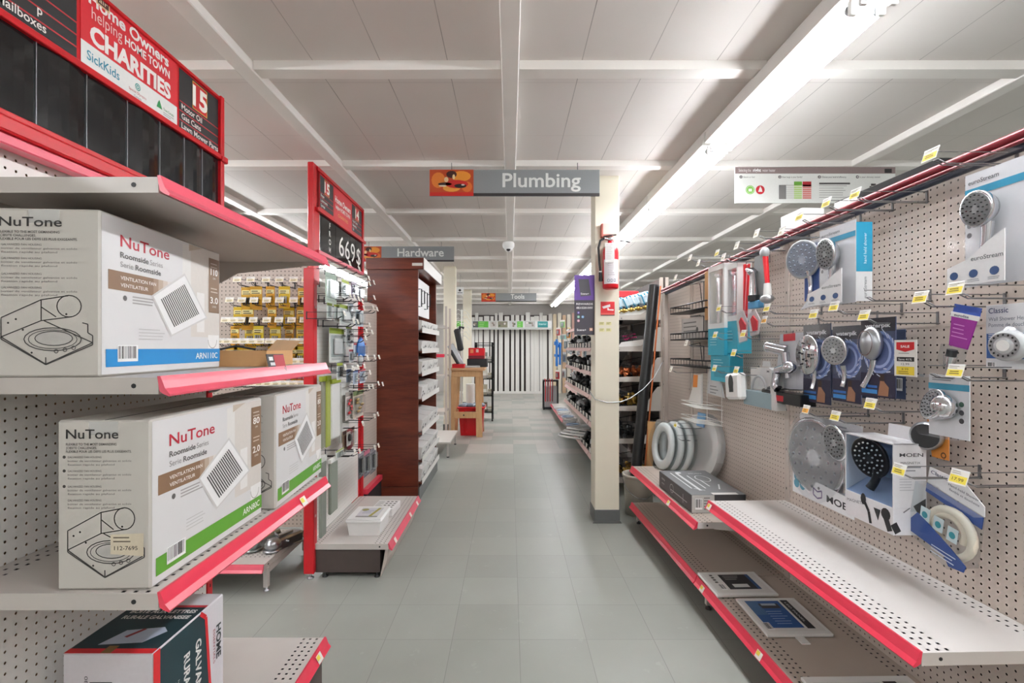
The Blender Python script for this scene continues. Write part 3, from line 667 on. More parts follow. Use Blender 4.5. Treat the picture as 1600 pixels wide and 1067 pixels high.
# ---- pegboard run facing the entrance, full of yellow cards
Cx = thing('gondola_shelving', 'grey pegboard gondola hung with yellow cards, seen behind the red post', 'shelving', (-2.02, 3.20, 0), 0)
back(Cx, -.70, .70, .17, 1.95, 'peg_taupe', 'peg_dark'); upright(Cx, -.70, 1.95, 'taupe'); upright(Cx, .70, 1.95, 'taupe')
shelf(Cx, 1.40, .53, .157, 'perf_grey', 'shelf_grey', 'pink_rail', .03, brackets=False)
for x in (-.69, .69):
    g = G(); g.box(x - .012, x + .012, -.50, -.47, .02, .127, 'shelf_grey', .002); g.box(x - .012, x + .012, -.47, -.006, .095, .127, 'shelf_grey'); g.lathe([(.016, 0), (.016, .006), (.006, .008), (.006, .022)], 'satin_metal', 10, tr(x, -.485, 0)); g.out('foot_bracket', Cx)
hk = make_hook(.2, 'tag_cream', None, 'dark_wire', w=.05, h=.032)
def ycard(w, h, col, dark):
    r = thing('hardware_pack', 'x', 'package', (0, 0, 0))
    g = G(); g.box(-w/2, w/2, 0, .003, -h, .02, col, .001); g.rect(-w/2 + .004, w/2 - .004, -h*.22, .0, -.0006, '#f3e9a8'); g.lines(-w*.36, -h*.06, w*.7, 2, .012, '#4a3a12', -.001, .005); g.rect(-w*.42, w*.42, -h*.95, -h*.8, -.0006, '#d69a22'); g.out('card', r)
    g = G(); g.box(-w*.34, w*.34, -.016, -.001, -h*.78, -h*.28, 'clear_plastic', .003); g.out('blister', r)
    g = G()
    for i in range(3): g.cyl((-w*.2 + i*w*.2, -.008, -h*.72), (-w*.2 + i*w*.2, -.008, -h*.36), .005, dark, 8)
    g.out('hardware', r); return r
ycards = [ycard(.07, .115, '#e8c321', 'satin_metal'), ycard(.055, .11, '#dfa31d', 'brass'), ycard(.065, .10, '#e9cf2e', 'satin_metal'), ycard(.075, .125, '#d8a41f', 'soft_black')]
redp = ycard(.06, .08, '#b3303a', 'satin_metal')
used = set(); Lh = .2; firsth = True
rows = [(439, [371, 392, 416, 437, 459, 478], 'top'), (471, [359, 378, 397, 417, 437, 459, 478], 'second'), (502, [352, 365, 377, 396, 417, 436, 456, 475], 'third'), (535, [343, 355, 368, 381, 394, 407, 421, 434, 446, 460, 473], 'fourth'), (566, [434, 447, 460, 473], 'fifth'), (601, [363, 378, 392, 405, 418, 431, 444, 457, 470], 'lowest')]
goods = {'top': [0, 1, 2, 4, 5, 3], 'second': [0, 1, 3, 4, 5, 6], 'third': [0, 2, 3, 4, 5, 6, 7], 'fourth': [0, 1, 3, 6, 8, 9, 10], 'fifth': [0, 1, 2, 3], 'lowest': []}
random.seed(11)
for (py, xs_, nm) in rows:
    for i, px in enumerate(xs_):
        d = 3.20 - Lh - .013; p = W(px, py, d); pos = (p.x, 3.20, p.z - .02)
        lab = 'cream-tagged wire hook, %s along the %s row of the yellow-card board' % (ORD[i], nm)
        o = hk if firsth else dup(hk, pos); firsth = False; o.location = pos; o['label'] = lab; o['group'] = 'hooks on the yellow-card board'
    for j, i in enumerate(goods[nm]):
        px = xs_[i]; p = W(px, py, 3.0)
        k = 9 if nm == 'fifth' else random.randrange(4); src = redp if nm == 'fifth' else ycards[k]
        hh = .005; pos = (p.x + random.uniform(-.008, .008), 3.20 - random.choice((.06, .1, .14)), p.z - .02 - hh - .02)
        lab = ('red and white carded pack, %s along the row of red packs' % ORD[j]) if nm == 'fifth' else 'yellow carded hardware pack, %s along the %s row of the yellow-card board' % (ORD[j], nm)
        o = src if k not in used else dup(src, pos); used.add(k); o.location = pos; o['label'] = lab; o['group'] = 'packs on the yellow-card board'
for k in range(4):
    if k not in used: print('unused', k)
# trailer couplers on the low shelf
def coupler(lab, loc, rz, m):
    r = thing('trailer_coupler', lab, 'coupler', loc, rz); g = G()
    pr = [(-.03, 0), (-.03, .05), (-.022, .062), (.022, .062), (.03, .05), (.03, 0), (.025, 0), (.025, .045), (-.025, .045), (-.025, 0)]
    g.prism(pr, 0, .17, m); g.ell((0, -.015, .038), (.042, .05, .036), m, 16, 8); g.ell((0, -.02, .008), (.05, .055, .012), m, 16, 6)
    g.box(-.04, .04, .10, .2, 0, .006, m, .002); g.out('body', r)
    g = G(); g.box(-.012, .012, .01, .12, .066, .078, m, .003); g.tube([(0, .03, .07), (0, -.005, .095), (0, .0, .1)], .006, m, 8); g.out('latch', r)
    g = G(); g.cyl((-.045, .06, .035), (.045, .06, .035), .006, 'satin_metal', 8); g.out('pin', r); return r
coupler('bluish zinc trailer coupler on the low shelf, the darker of the two', (-1.475, 2.88, .158), R(-16), 'zinc')
coupler('bright zinc trailer coupler with latch, nearest the red post', (-1.355, 2.87, .158), R(-24), 'satin_metal')
# ---- further bay with white pegboard
B = thing('gondola_shelving', 'white pegboard gondola bay with red posts and a grey base shelf', 'shelving', (-1.15, 3.32, 0), PI/2)
back(B, -.457, .457, .2, 1.69, 'peg_white', 'peg_tan')
g = G(); x = -.457; g.box(x - .025, x + .025, -.03, .03, .03, 1.78, 'post_red', .004); g.lathe([(.02, 0), (.02, .006), (.007, .008), (.007, .03)], 'satin_metal', 10, tr(x, 0, 0))
for zz in (.35, 1.55, 1.2): g.box(x - .008, x - .004, -.0306, -.03, zz, zz + .014, '#e9d9d9'); g.box(x + .004, x + .008, -.0306, -.03, zz, zz + .014, '#e9d9d9')
g.out('upright', B); upright(B, .457, 1.69, 'post_red')
shelf(B, .93, .45, .196, 'perf_grey', 'shelf_grey', 'pink_rail', .032, brackets=False, tags=((-.35, 'tag_white'), (.1, 'tag_white'), (.35, 'tag_white')))
g = G(); g.box(-.455, .455, -.40, -.03, .03, .16, 'taupe_dark'); g.out('base_box', B)
g = G(); g.prism([(.43, .163), (.445, .163), (.44, .1), (.405, .004), (.40, .004), (.42, .1)], -.45, .46, 'taupe', rot(-PI/2)); g.out('kick_plate', B)
for yy in (-.38, -.08): g = G(); g.lathe([(.016, 0), (.016, .006), (.006, .008), (.006, .03)], 'soft_black', 10, tr(-.44, yy, 0)); g.out('levelling_foot', B)
B2 = thing('gondola_shelving', 'narrow taupe pegboard bay with red trim beside the dark cabinet', 'shelving', (-1.14, 4.03, 0), PI/2)
back(B2, -.245, .22, .2, 1.69, 'peg_taupe', 'peg_dark'); g = G(); g.box(-.245, -.225, -.02, .02, .03, 1.7, 'post_red', .003); g.lathe([(.016, 0), (.006, .008), (.006, .03)], 'satin_metal', 8, tr(-.235, 0, 0)); g.out('upright', B2)
g = G(); g.box(-.22, .22, -.05, -.01, .2, .24, 'red_rail', .002); g.box(-.22, .22, -.04, -.01, 0, .2, 'soft_black'); g.out('kick_plate', B2)
# tub and packet on the base shelf
r = thing('plastic_tub', 'white plastic tub with a printed lid label on the low grey shelf', 'tub', (-.875, 2.97, .197), 0)
w, L, h = .10, .235, .085
g = G(); pr = lambda k, z: [(-w*k, -.0, z), (w*k, 0, z), (w*k, L, z), (-w*k, L, z)]
vs = [(-w*.9, .012, 0), (w*.9, .012, 0), (w*.9, L-.012, 0), (-w*.9, L-.012, 0), (-w, 0, h), (w, 0, h), (w, L, h), (-w, L, h)]
g.add(vs, [(0, 1, 2, 3), (0, 1, 5, 4), (1, 2, 6, 5), (2, 3, 7, 6), (3, 0, 4, 7)], 'plastic_white'); g.out('body', r)
g = G(); g.box(-w - .008, w + .008, -.008, L + .008, h - .005, h + .012, 'plastic_white', .005); g.box(-w - .004, w + .004, -.004, L + .004, h + .012, h + .02, 'plastic_white', .006); g.out('lid', r)
g = G(); g.M = FACE_T(h + .0206); g.rect(-w*.62, w*.72, .03, L - .03, 0, '#d3d2d6'); g.M = FACE_T(h + .021); stroke(g, [(w*.2, .03), (w*.5, L - .035)], .018, '#a9a04a', 0); g.disc(-w*.35, L - .07, .022, 0, '#9a9550', 12); g.rect(-w*.6, w*.7, .03, .05, 0, '#8d8c8a'); g.lines(-w*.4, .16, w*.8, 4, .018, '#8f8fb0', 0, .006); g.out('label_print', r)
r = thing('valve_pack', 'white printed carton of small parts behind the plastic tub', 'carton', (-.86, 3.32, .197), R(-3))
g = G(); g.box(-.075, .075, 0, .2, 0, .05, '#e6e4e2', .003); g.M = FACE_T(.0506)
for i in range(3):
    for j in range(4): g.disc(.0 + i*.028, .04 + j*.04, .009, 0, '#4a4846', 8)
g.lines(-.065, .16, .05, 6, .022, '#9c9a98', 0, .008); g.M = Matrix.Identity(4); g.lines(-.06, .042, .11, 3, .012, '#7c7a78', -.0006, .005); g.out('box', r)
# goods on the white pegboard (face the aisle)
def lpos(px, py, n): return lb(px, py, -1.15 + n)
hkB = None
def lhook(px, py, lab, L=.2):
    global hkB
    p = lpos(px, py, L + .013); pos = (-1.15, p.y, p.z - .02)
    if hkB is None: hkB = make_hook(.2, 'tag_white', None, 'dark_wire', w=.035, h=.03); o = hkB
    else: o = dup(hkB, pos)
    o.location = pos; o.rotation_euler = (0, 0, PI/2); o['label'] = lab; o['group'] = 'hooks on the white pegboard'; return o
tags_ = [(546, 414), (561, 423), (546.5, 463), (553, 466), (560, 469), (566, 474), (537.5, 492), (552, 504), (558.5, 505), (568, 483), (572, 519), (577, 445), (577, 510), (576, 437), (584, 443.5), (584.5, 467), (583, 483), (589, 485), (571, 530), (581, 521), (539, 576), (551, 578), (559, 576), (569, 574), (574, 561), (577.5, 584), (585, 560), (592, 560), (591, 601), (597.5, 602), (576, 607), (582, 606), (584.5, 652), (590, 649), (566.5, 664), (554, 708), (561.5, 707), (585, 701), (591, 698)]
tags_.sort(key=lambda t: (round((t[1]) / 45), t[0]))
cnt = {}
rn = ['highest', 'upper', 'middle upper', 'middle', 'middle lower', 'low', 'lower', 'lowest']
for px, py in tags_:
    k = min(7, max(0, round((py - 415) / 45))); cnt[k] = cnt.get(k, 0) + 1
    lhook(px, py, 'cream-tagged wire hook, %s along the %s row of the white pegboard' % (ORD[cnt[k]-1], rn[k]))
def lpack(name, lab, cat, px0, px1, py0, py1, n, build, tilt=0):
    a = lpos((px0+px1)/2, py1, n); b = lpos((px0+px1)/2, py0, n); l0 = lpos(px0, py0, n).y; l1 = lpos(px1, py0, n).y
    r = thing(name, lab, cat, (a.x, a.y, a.z), PI/2 + tilt); build(r, abs(l1 - l0), b.z - a.z); return r
def card(col, header=None, blob=None, blobcol='satin_metal', lines=True, film='clear_bag'):
    def f(r, w, h):
        g = G(); g.box(-w/2, w/2, 0, .002, 0, h, col)
        if header: g.rect(-w/2, w/2, h*.84, h, -.0006, header)
        if lines: g.lines(-w*.35, h*.12, w*.7, 2, h*.03, '#8c8c8c', -.0006)
        g.out('card', r)
        g = G(); g.box(-w*.42, w*.42, -.02, -.001, h*.16, h*.8, film, .004); g.out('blister', r)
        g = G()
        if blob == 'tube': g.cyl((0, -.011, h*.2), (0, -.011, h*.76), min(.009, w*.3), blobcol, 10)
        elif blob == 'round': g.lathe([(0, .012), (w*.25, .010), (w*.32, .0), (w*.3, -.004)], blobcol, 16, tr(0, -.006, h*.48) @ rot(PI/2, 'X'))
        elif blob == 'many':
            for i in range(5): g.ell((random.uniform(-.25, .25)*w, -.011, h*(.25 + .11*i)), (w*.16, .008, h*.06), blobcol, 8, 5)
        else: g.box(-w*.25, w*.25, -.016, -.004, h*.24, h*.7, blobcol, .004)
        g.out('contents', r)
    return f
LP = [('long_bag', 'long clear bag with pale green card at the pegboard top', 'package', 509, 526, 428, 474, .13, card('#b5c2b2', '#8ea08f', 'tube', 'plastic_grey')),
 ('hardware_pack', 'grey and olive pack hanging high beside the long clear bag', 'package', 527, 534, 440, 462, .12, card('#7d7d70', None, 'box', 'soft_black')),
 ('hardware_pack', 'lime green topped pack with a clear bag, high on the white pegboard', 'package', 534, 545, 438, 466, .14, card('#d9dcd8', '#a8b93a', 'many', 'plastic_grey')),
 ('hardware_pack', 'purple and white carded pack high beside the lime topped one', 'package', 549, 557, 440, 466, .14, card('#6d5876', '#d8cfdc', 'many', 'soft_black')),
 ('hardware_pack', 'dark carded pack high beside the purple card', 'package', 558, 566, 446, 470, .14, card('#4a4347', '#c9c2c2', 'box', 'satin_metal')),
 ('bracket_pack', 'first lime headed clear pack on the second row of the white pegboard', 'package', 511, 519, 473, 500, .1, card('#cfd3cb', '#9db12f', 'tube', 'plastic_grey')),
 ('bracket_pack', 'second lime headed clear pack on the second row of the white pegboard', 'package', 522, 530, 475, 502, .1, card('#cfd3cb', '#9db12f', 'tube', 'plastic_white')),
 ('bracket_pack', 'wider lime headed pack holding a white part, second row of the white pegboard', 'package', 531, 549, 477, 510, .12, card('#d6d9d3', '#9db12f', 'box', 'plastic_white')),
 ('hardware_pack', 'pale silver bag hanging at the far end of the second row', 'package', 556, 568, 484, 510, .15, card('#b9c6ce', '#dfe5e8', 'box', 'plastic_grey')),
 ('bracket_pack', 'large lime edged pack with a white plumbing part', 'package', 515, 538, 513, 566, .06, card('#d8dbd6', '#9db12f', 'box', 'plastic_white')),
 ('cable_coil', 'blue banded coil pack on the white pegboard', 'package', 553, 572, 536, 556, .12, card('#c9d2e0', '#b1454c', 'round', 'blue_plastic')),
 ('hardware_pack', 'first small blue and white pack under the coil', 'package', 552, 560, 578, 600, .15, card('#c3cde0', '#4a5f9a', 'many', 'plastic_white')),
 ('hardware_pack', 'second small blue and white pack under the coil, by the red card', 'package', 562, 571, 576, 598, .15, card('#b9c3d8', '#b0474f', 'many', 'plastic_white')),
 ('tool_pack', 'carded tools with orange handles, nearest of the two', 'package', 540, 551, 612, 655, .12, card('#d8d2cc', '#8a8580', 'many', 'red')),
 ('tool_pack', 'carded tools in a clear pack with red and green parts, furthest of the two', 'package', 552, 568, 610, 652, .14, card('#cdbfb0', '#6b7a4a', 'many', 'brass')),
 ('hardware_pack', 'brown card with a dark red oval, below the carded tools', 'package', 536, 554, 670, 701, .1, card('#b69a80', '#5a3a34', 'round', 'maroon')),
 ('tool_pack', 'first black and grey tool pack at the foot of the taupe bay', 'package', 560, 568, 706, 746, .2, card('#4c4a4e', '#8c8890', 'tube', 'soft_black')),
 ('tool_pack', 'second black tool pack with a pink strip at the foot of the taupe bay', 'package', 569, 578, 703, 743, .2, card('#55505a', '#c06a80', 'tube', 'soft_black')),
 ('tool_pack', 'third black tool pack at the foot of the taupe bay, by the cabinet', 'package', 579, 587, 700, 738, .2, card('#615c62', '#9a949c', 'tube', 'soft_black'))]
for a in LP: lpack(*a)
random.seed(31)
for i, (px, py, w_, h_, c1, c2) in enumerate(((517, 447, 8, 26, '#d7dcd6', '#9db12f'), (541, 452, 7, 22, '#8f8a7c', '#d0d0c8'), (548, 486, 8, 24, '#c7cbc8', '#7d8f9a'), (560, 497, 7, 22, '#dfe3e6', '#8898b0'), (545, 525, 9, 34, '#dadcd9', '#9db12f'), (549, 556, 7, 20, '#cfd0d2', '#a33a44'), (562, 562, 8, 22, '#c9b8b0', '#7a2f38'), (531, 580, 9, 26, '#d9dbd8', '#9db12f'), (545, 588, 7, 22, '#bcc6da', '#39507f'), (556, 628, 7, 34, '#d4cabd', '#74685c'), (545, 683, 6, 26, '#c7c1ba', '#8a3a3a'), (531, 708, 12, 12, '#d9dad6', '#9db12f'))):
    lpack('hardware_pack', '%s loose clear-bagged pack among the crowded hooks of the white pegboard, counted downwards' % ORD[i], 'package', px - w_/2, px + w_/2, py - h_/2, py + h_/2, .09 + .02*(i % 4), card(c1, c2, ('many', 'box', 'round', 'tube')[i % 4], ('plastic_white', 'soft_black', 'satin_metal')[i % 3]))
def pole(m, header, mh, r_=.014):
    def f(r, w, h):
        g = G(); g.box(-w/2, w/2, -.02, -.001, 0, h*.93, m, .006); g.out('bar', r); g = G(); g.box(-w*.55, w*.55, -.022, 0, h*.93, h, header, .002); g.out('header_card', r)
    return f
for a in [('slat_bundle', 'olive wrapped flat bar hanging nearest the red post', 'trim bar', 498.5, 505, 588, 700, .05, pole('#8b8d7c', '#a9b83c', 0)),
          ('slat_bundle', 'lime green edged flat bar hanging beside the white tube', 'trim bar', 506, 512, 587, 698, .06, pole('#a5ae55', '#9db12f', 0)),
          ('tube_pack', 'long white tube with lime header on the white pegboard', 'tube', 514, 527, 592, 684, .07, pole('#e4e4e1', '#a9b83c', 0)),
          ('panel_pack', 'long white flat pack hanging beside the white tube', 'package', 529, 541, 598, 690, .07, pole('#d3d3ce', '#e4e4e0', 0)),
          ('trim_strip', 'grey trim strip in clear wrap reaching down to the base shelf', 'trim bar', 497, 505, 712, 838, .10, pole('#7c8078', '#c9cac6', 0)),
          ('trim_strip', 'grey-green trim strip with a white hanger standing behind the base shelf', 'trim bar', 512, 523, 715, 800, .12, pole('#858b80', '#e9e9e6', 0))]: lpack(*a)
# ---- dark wooden display cabinet
Wc = thing('display_cabinet', 'tall dark mahogany display cabinet with white cartons on its shelves', 'cabinet', (-1.235, 4.30, 0))
w, L, h = .44, 1.06, 2.0
g = G(); g.box(0, w, 0, .02, .12, h, 'mahogany', .002); g.out('side_panel', Wc); g = G(); g.box(0, w, L - .02, L, .12, h, 'mahogany', .002); g.out('side_panel', Wc)
g = G(); g.box(0, .015, .02, L - .02, .12, h, 'mahogany'); g.out('back_panel', Wc)
g = G(); g.box(-.004, w, -.004, L, 0, .118, 'mahogany', .002); g.box(w, w + .012, -.006, L + .004, 0, .115, 'vinyl_base', .002); g.out('plinth', Wc)
g = G(); g.box(-.01, w + .05, -.012, L + .01, h, h + .10, 'mahogany', .003); g.box(w + .05, w + .056, -.012, L + .01, h, h + .10, 'white_paint'); g.rect(w - .05, w + .04, h + .03, h + .055, -.0126, '#e2dfd8'); g.out('cornice', Wc)
shz = [.17, .36, .60, .89, 1.11, 1.31, 1.49]
for i, z in enumerate(shz):
    g = G(); g.add([(.016, .02, z + .05), (w + .03, .02, z - .02), (w + .03, L - .02, z - .02), (.016, L - .02, z + .05), (.016, .02, z + .038), (w + .03, .02, z - .032), (w + .03, L - .02, z - .032), (.016, L - .02, z + .038)], [(0, 1, 2, 3), (4, 5, 6, 7), (0, 1, 5, 4), (1, 2, 6, 5), (2, 3, 7, 6)], 'mahogany')
    g.box(w + .03, w + .034, .02, L - .02, z - .035, z + .012, 'white_paint'); g.out('shelf', Wc)
g = G(); g.box(w - .06, w - .045, .03, L - .2, 1.62, 1.96, '#e5e4e2'); g.out('display_board', Wc)
for i in range(4):
    x = w - .035; y = .25 + i*.16
    g = G(); g.tube([(w - .045, y, 1.70 + .04*(i % 2)), (x + .02, y, 1.70 + .04*(i % 2)), (x + .02, y, 1.86), (w - .045, y, 1.86)], .006, 'soft_black', 8); g.out('handle', Wc)
random.seed(21)
shn = ['bottom', 'sixth', 'fifth', 'fourth', 'third', 'second', 'top']
for i, z in enumerate(shz):
    n = 3
    for j in range(n):
        y = .04 + j*(L - .1)/n; cw = (L - .1)/n - .02; hh = .11 if i < 5 else .09
        r = thing('handle_carton', 'white carton with black drawings, %s from the aisle front on the %s cabinet shelf' % (ORD[j], shn[i]), 'carton', (-1.235 + w + .015, 4.30 + y, z - .016), 0, 'cartons in the dark cabinet')
        g = G(); g.box(-.20, 0, 0, cw, 0, hh, '#e3e1de', .002); g.M = FACE_R(.0006)
        for q in range(4):
            xx = random.uniform(.03, cw - .06); zz = random.uniform(.02, hh - .04)
            stroke(g, [(xx, zz), (xx + random.uniform(.02, .05), zz + random.uniform(-.01, .03))], .01, '#2b2927', 0); g.disc(xx, zz, .012, -.0002, '#3a3735', 8)
        g.out('box', r); r.rotation_euler = (0, R(8.5), 0)
r = thing('step_platform', 'low grey steel display platform beyond the dark cabinet', 'platform', (-1.2, 5.97, 0))
g = G(); g.box(0, .48, 0, .86, .165, .19, 'shelf_grey', .004); g.out('top', r)
for x, y in ((.45, .03), (.03, .03), (.45, .83), (.03, .83)): g = G(); g.box(x - .012, x + .012, y - .012, y + .012, .012, .165, 'shelf_grey'); g.lathe([(.016, 0), (.016, .012)], 'soft_black', 8, tr(x, y, 0)); g.out('leg', r)
r = thing('shelf_rack', 'pale grey steel shelf rack seen past the far edge of the dark cabinet', 'rack', (-1.35, 6.9, 0))
for x, y in ((.02, .02), (.46, .02), (.02, .45), (.46, .45)): g = G(); g.box(x - .015, x + .015, y - .015, y + .015, 0, 1.9, 'taupe'); g.out('post', r)
for z in (.4, .9, 1.2, 1.6): g = G(); g.box(0, .44, 0, .47, z, z + .03, 'taupe'); g.box(0, .44, -.012, 0, z - .01, z + .035, 'red_rail' if z == 1.2 else 'shelf_grey'); g.out('shelf', r)
# ---------------------------------------------------------------- pegboard run along the far-hand side of the aisle (faces the aisle)
def ron(s, n=0.0, z=0.0): return Vector((1.498 - .0305*s - n, s - .0305*n, z))
def rbay(lab, s0, s1, shelves, H=1.882, rail=None):
    mid = (s0 + s1)/2; w = s1 - s0 - .002
    r = thing('gondola_shelving', lab, 'shelving', ron(mid), YAW_R)
    back(r, -w/2, w/2, .14, 1.40, 'peg_taupe', 'peg_dark', groove=(1.40,)); back(r, -w/2, w/2, 1.40, H, 'peg_taupe', 'peg_dark')
    upright(r, -w/2 + .019, H, 'taupe', .036)
    for (z, D, mt, ms, th, tg) in shelves: shelf(r, w, D, z, mt, ms, 'red_rail', th, brackets=(.3 < z < .5), tags=tg)
    g = G(); g.box(-w/2 + .01, w/2 - .01, -.35, -.335, .0, .11, 'taupe_dark'); g.out('kick_plate', r)
    for x in (-w/2 + .03,):
        g = G(); g.box(x - .012, x + .012, -.43, -.40, .022, .122, 'shelf_grey', .002); g.box(x - .012, x + .012, -.40, -.02, .09, .12, 'shelf_grey'); g.lathe([(.016, 0), (.016, .008), (.006, .01), (.006, .024)], 'soft_black', 8, tr(x, -.415, 0)); g.out('foot_bracket', r)
    return r
bayN = rbay('nearest taupe pegboard bay, without a raised shelf', .13, 1.285, [(.15, .457, 'perf_taupe', 'shelf_taupe', .03, ())])
bayM = rbay('taupe pegboard bay with hand showers above a long white-topped shelf', 1.287, 2.565, [(.54, .40, 'perf_white', 'shelf_grey', .034, ((-.60, 'tag_yellow'),)), (.15, .457, 'perf_taupe', 'shelf_taupe', .03, ((-.55, 'tag_yellow'), (-.02, 'tag_yellow')))])
bayF = rbay('taupe pegboard bay with tall boxes, its raised shelf lower than the next', 2.567, 3.79, [(.425, .455, 'perf_taupe', 'shelf_white', .032, ((.22, 'tag_yellow'),)), (.15, .457, 'perf_taupe', 'shelf_taupe', .03, ())], H=1.85)
bayE = thing('gondola_shelving', 'short far end of taupe pegboard carrying black wire racks', 'shelving', ron(4.08), YAW_R)
back(bayE, -.25, .28, .14, 1.82, 'peg_taupe', 'peg_dark'); upright(bayE, -.25, 1.82, 'taupe', .05, dy=(-.03, .05)); upright(bayE, .265, 1.84, 'taupe', .036)
# red tube and dark strip along the top of the run
r = thing('top_rail', 'long dark red tube with navy strip along the pegboard top', 'rail', (0, 0, 0))
pts = [(1.30, 1.922), (1.80, 1.915), (2.44, 1.900), (3.3, 1.868), (4.36, 1.825)]
g = G(); g.tube([tuple(ron(a, .03, b)) for a, b in pts], .013, 'maroon', 12); p = ron(1.2995, .03, 1.922); g.cyl(tuple(p), (p.x, p.y - .002, p.z), .009, 'soft_black', 10); g.out('tube', r)
g = G(); g.tube([tuple(ron(a, .018, b - .034)) for a, b in pts], .012, 'navy_strip', 6); g.out('strip', r)
g = G(); g.tube([tuple(ron(a, .045, b - .026)) for a, b in pts], .006, 'maroon', 6); g.out('lower_tube', r)
# ---- hooks with price tags
L = .24
hy = make_hook(L, 'tag_yellow', None, 'wire', lab='x', w=.048, h=.036); ho = make_hook(L, 'tag_orange', None, 'wire', w=.04, h=.034); hw_ = make_hook(L, 'tag_white', None, 'wire', w=.045, h=.04)
hp = make_hook(L, 'tag_yellow', '17.99', 'wire', w=.052, h=.04)
protos = {'y': hy, 'o': ho, 'w': hw_, 'p': hp}; usedh = set()
HK = [(1455, 243, 'y', 'above the large boxed hand shower at the top rail'), (1337, 304, 'y', 'on the bare stretch of top rail over the teal-sided pack'), (1292, 318, 'y', 'at the top rail, just past the teal-sided shower pack'), (1250, 339, 'y', 'at the top rail above the blue hand shower card'),
      (1222, 362, 'w', 'with a blank white card at the top rail'), (1183, 365, 'w', 'at the top rail above the red-handled cleaner'), (1152, 384, 'w', 'at the top rail above the chrome shower arm'), (1121, 396, 'y', 'at the top rail above the tall white boxes'), (1131, 402, 'w', 'at the top rail above the five red rods'),
      (1092, 411, 'w', 'at the top rail before the tall white boxes'), (1079, 403, 'w', 'at the top rail above the black wire racks'), (1199, 482, 'y', 'beside the faucet pack, white over its orange neighbour'), (1195, 501, 'o', 'with an orange tag just under a white tag by the faucet pack'), (1124, 482, 'y', 'in front of the tall white boxes'),
      (1118, 524, 'y', 'in front of the teal box bottom'), (1162, 522, 'y', 'between the two red and white clam packs'), (1147, 552, 'y', 'empty, under the red and white clam packs'), (1117, 576, 'y', 'in front of the lower teal box'), (1151, 579, 'y', 'above the white towel ring box'), (1073, 536, 'w', 'low beside the black wire racks'),
      (1049, 577, 'w', 'below the black wire racks'), (1304, 480, 'y', 'under the teal-sided shower pack'), (1272, 492, 'y', 'above the first of the blue hand shower blisters'), (1351, 494, 'y', 'above the last of the blue hand shower blisters'), (1361, 632, 'y', 'empty, below the sale card'), (1260, 641, 'o', 'with an orange tag over the round rain shower pack'),
      (1306, 651, 'y', 'over the black hand shower box'), (1439, 466, 'y', 'over the purple bag'), (1494, 452, 'y', 'under the large boxed hand shower'), (1494, 581, 'y', 'over the chrome shower head blister'), (1406, 735, 'y', 'empty, beside the black hand shower box'), (1500, 746, 'p', 'with price 17.99 over the hose bag'),
      (1056, 664, 'y', 'low at the wrapped toilet seats'), (1056, 434, 'w', 'with a red and white card at the far end of the top rail')]
for px, py, k, where in HK:
    t = rb(px, py, L + .014); p = on_r(t, L + .014); pos = (p.x, p.y, p.z - .024)
    o = protos[k] if k not in usedh else dup(protos[k], pos); usedh.add(k); o.location = pos; o.rotation_euler = (0, 0, YAW_R)
    o['label'] = 'wire hook ' + where; o['group'] = 'tagged hooks on the taupe pegboard'
# plain double hooks without tags that show on the bare board
hb = make_hook(.22, tagk=False); fb = True
for px, py, lab in ((1445, 470, 'long bare wire hook beside the purple bag'), (1560, 590, 'long bare wire hook at the chrome shower head'), (1105, 688, 'bare wire hook above the wrapped toilet seats')):
    t = rb(px, py, .02); p = on_r(t, .02); o = hb if fb else dup(hb, p); fb = False; o.location = p; o.rotation_euler = (0, 0, YAW_R); o['label'] = lab
# ---- shower hardware pieces
def head(g, cx, cy, cz, R_, yaw, pitch, m='chrome', face='plastic_grey', depth=.03, dots=True, dotm='soft_black'):
    """round shower head whose face looks to local -y, turned by yaw / pitch"""
    X = tr(cx, cy, cz) @ rot(yaw) @ rot(pitch, 'X') @ rot(PI/2, 'X')
    g.lathe([(R_*.25, -depth), (R_*.7, -depth*.75), (R_*.97, -depth*.15), (R_, .002), (R_*.96, .006), (R_*.9, .006)], m, 24, X)
    g.lathe([(R_*.9, .006), (R_*.86, .0045), (0.0005, .0065)], face, 24, X)
    if dots:
        for rr, n in ((.25, 6), (.5, 12), (.74, 18)):
            for i in range(n):
                a = 2*PI*i/n + rr; g.lathe([(R_*.05, .004), (R_*.04, .0095), (0.0003, .0095)], dotm, 5, X @ tr(R_*rr*math.cos(a), R_*rr*math.sin(a), 0))
    return g
def handle(g, p0, p1, r0, r1, m, bow=(0, 0, 0)):
    a, b = Vector(p0), Vector(p1); pts = []; rs = []
    for i in range(9):
        t = i/8; k = 4*t*(1-t); pts.append(tuple(a.lerp(b, t) + Vector(bow)*k)); rs.append(r0*(1-t) + r1*t - .12*r0*k)
    return g.tube(pts, rs, m, 12)
def rprod(name, lab, cat, px0, px1, py0, py1, n, yaw=0.0):
    """front-face pixel box -> (root, width, height); the root sits n metres off the board, base at the pack's foot"""
    a = rb(px0, (py0+py1)/2, n); b = rb(px1, (py0+py1)/2, n); c = (px0+px1)/2
    lo = rb(c, py1, n); hi = rb(c, py0, n); w = (a - b).length
    r = thing(name, lab, cat, (lo.x, lo.y, lo.z), YAW_R + yaw); return r, w, hi.z - lo.z
def shell(r, w, h, d, rr=.015, y1=0, m='clear_plastic'):
    g = G(); k = [(-w/2 + rr, 0), (w/2 - rr, 0), (w/2, rr), (w/2, h - rr), (w/2 - rr, h), (-w/2 + rr, h), (-w/2, h - rr), (-w/2, rr)]
    g.prism(k, -d, y1 - .001, m); return g.out('blister', r)
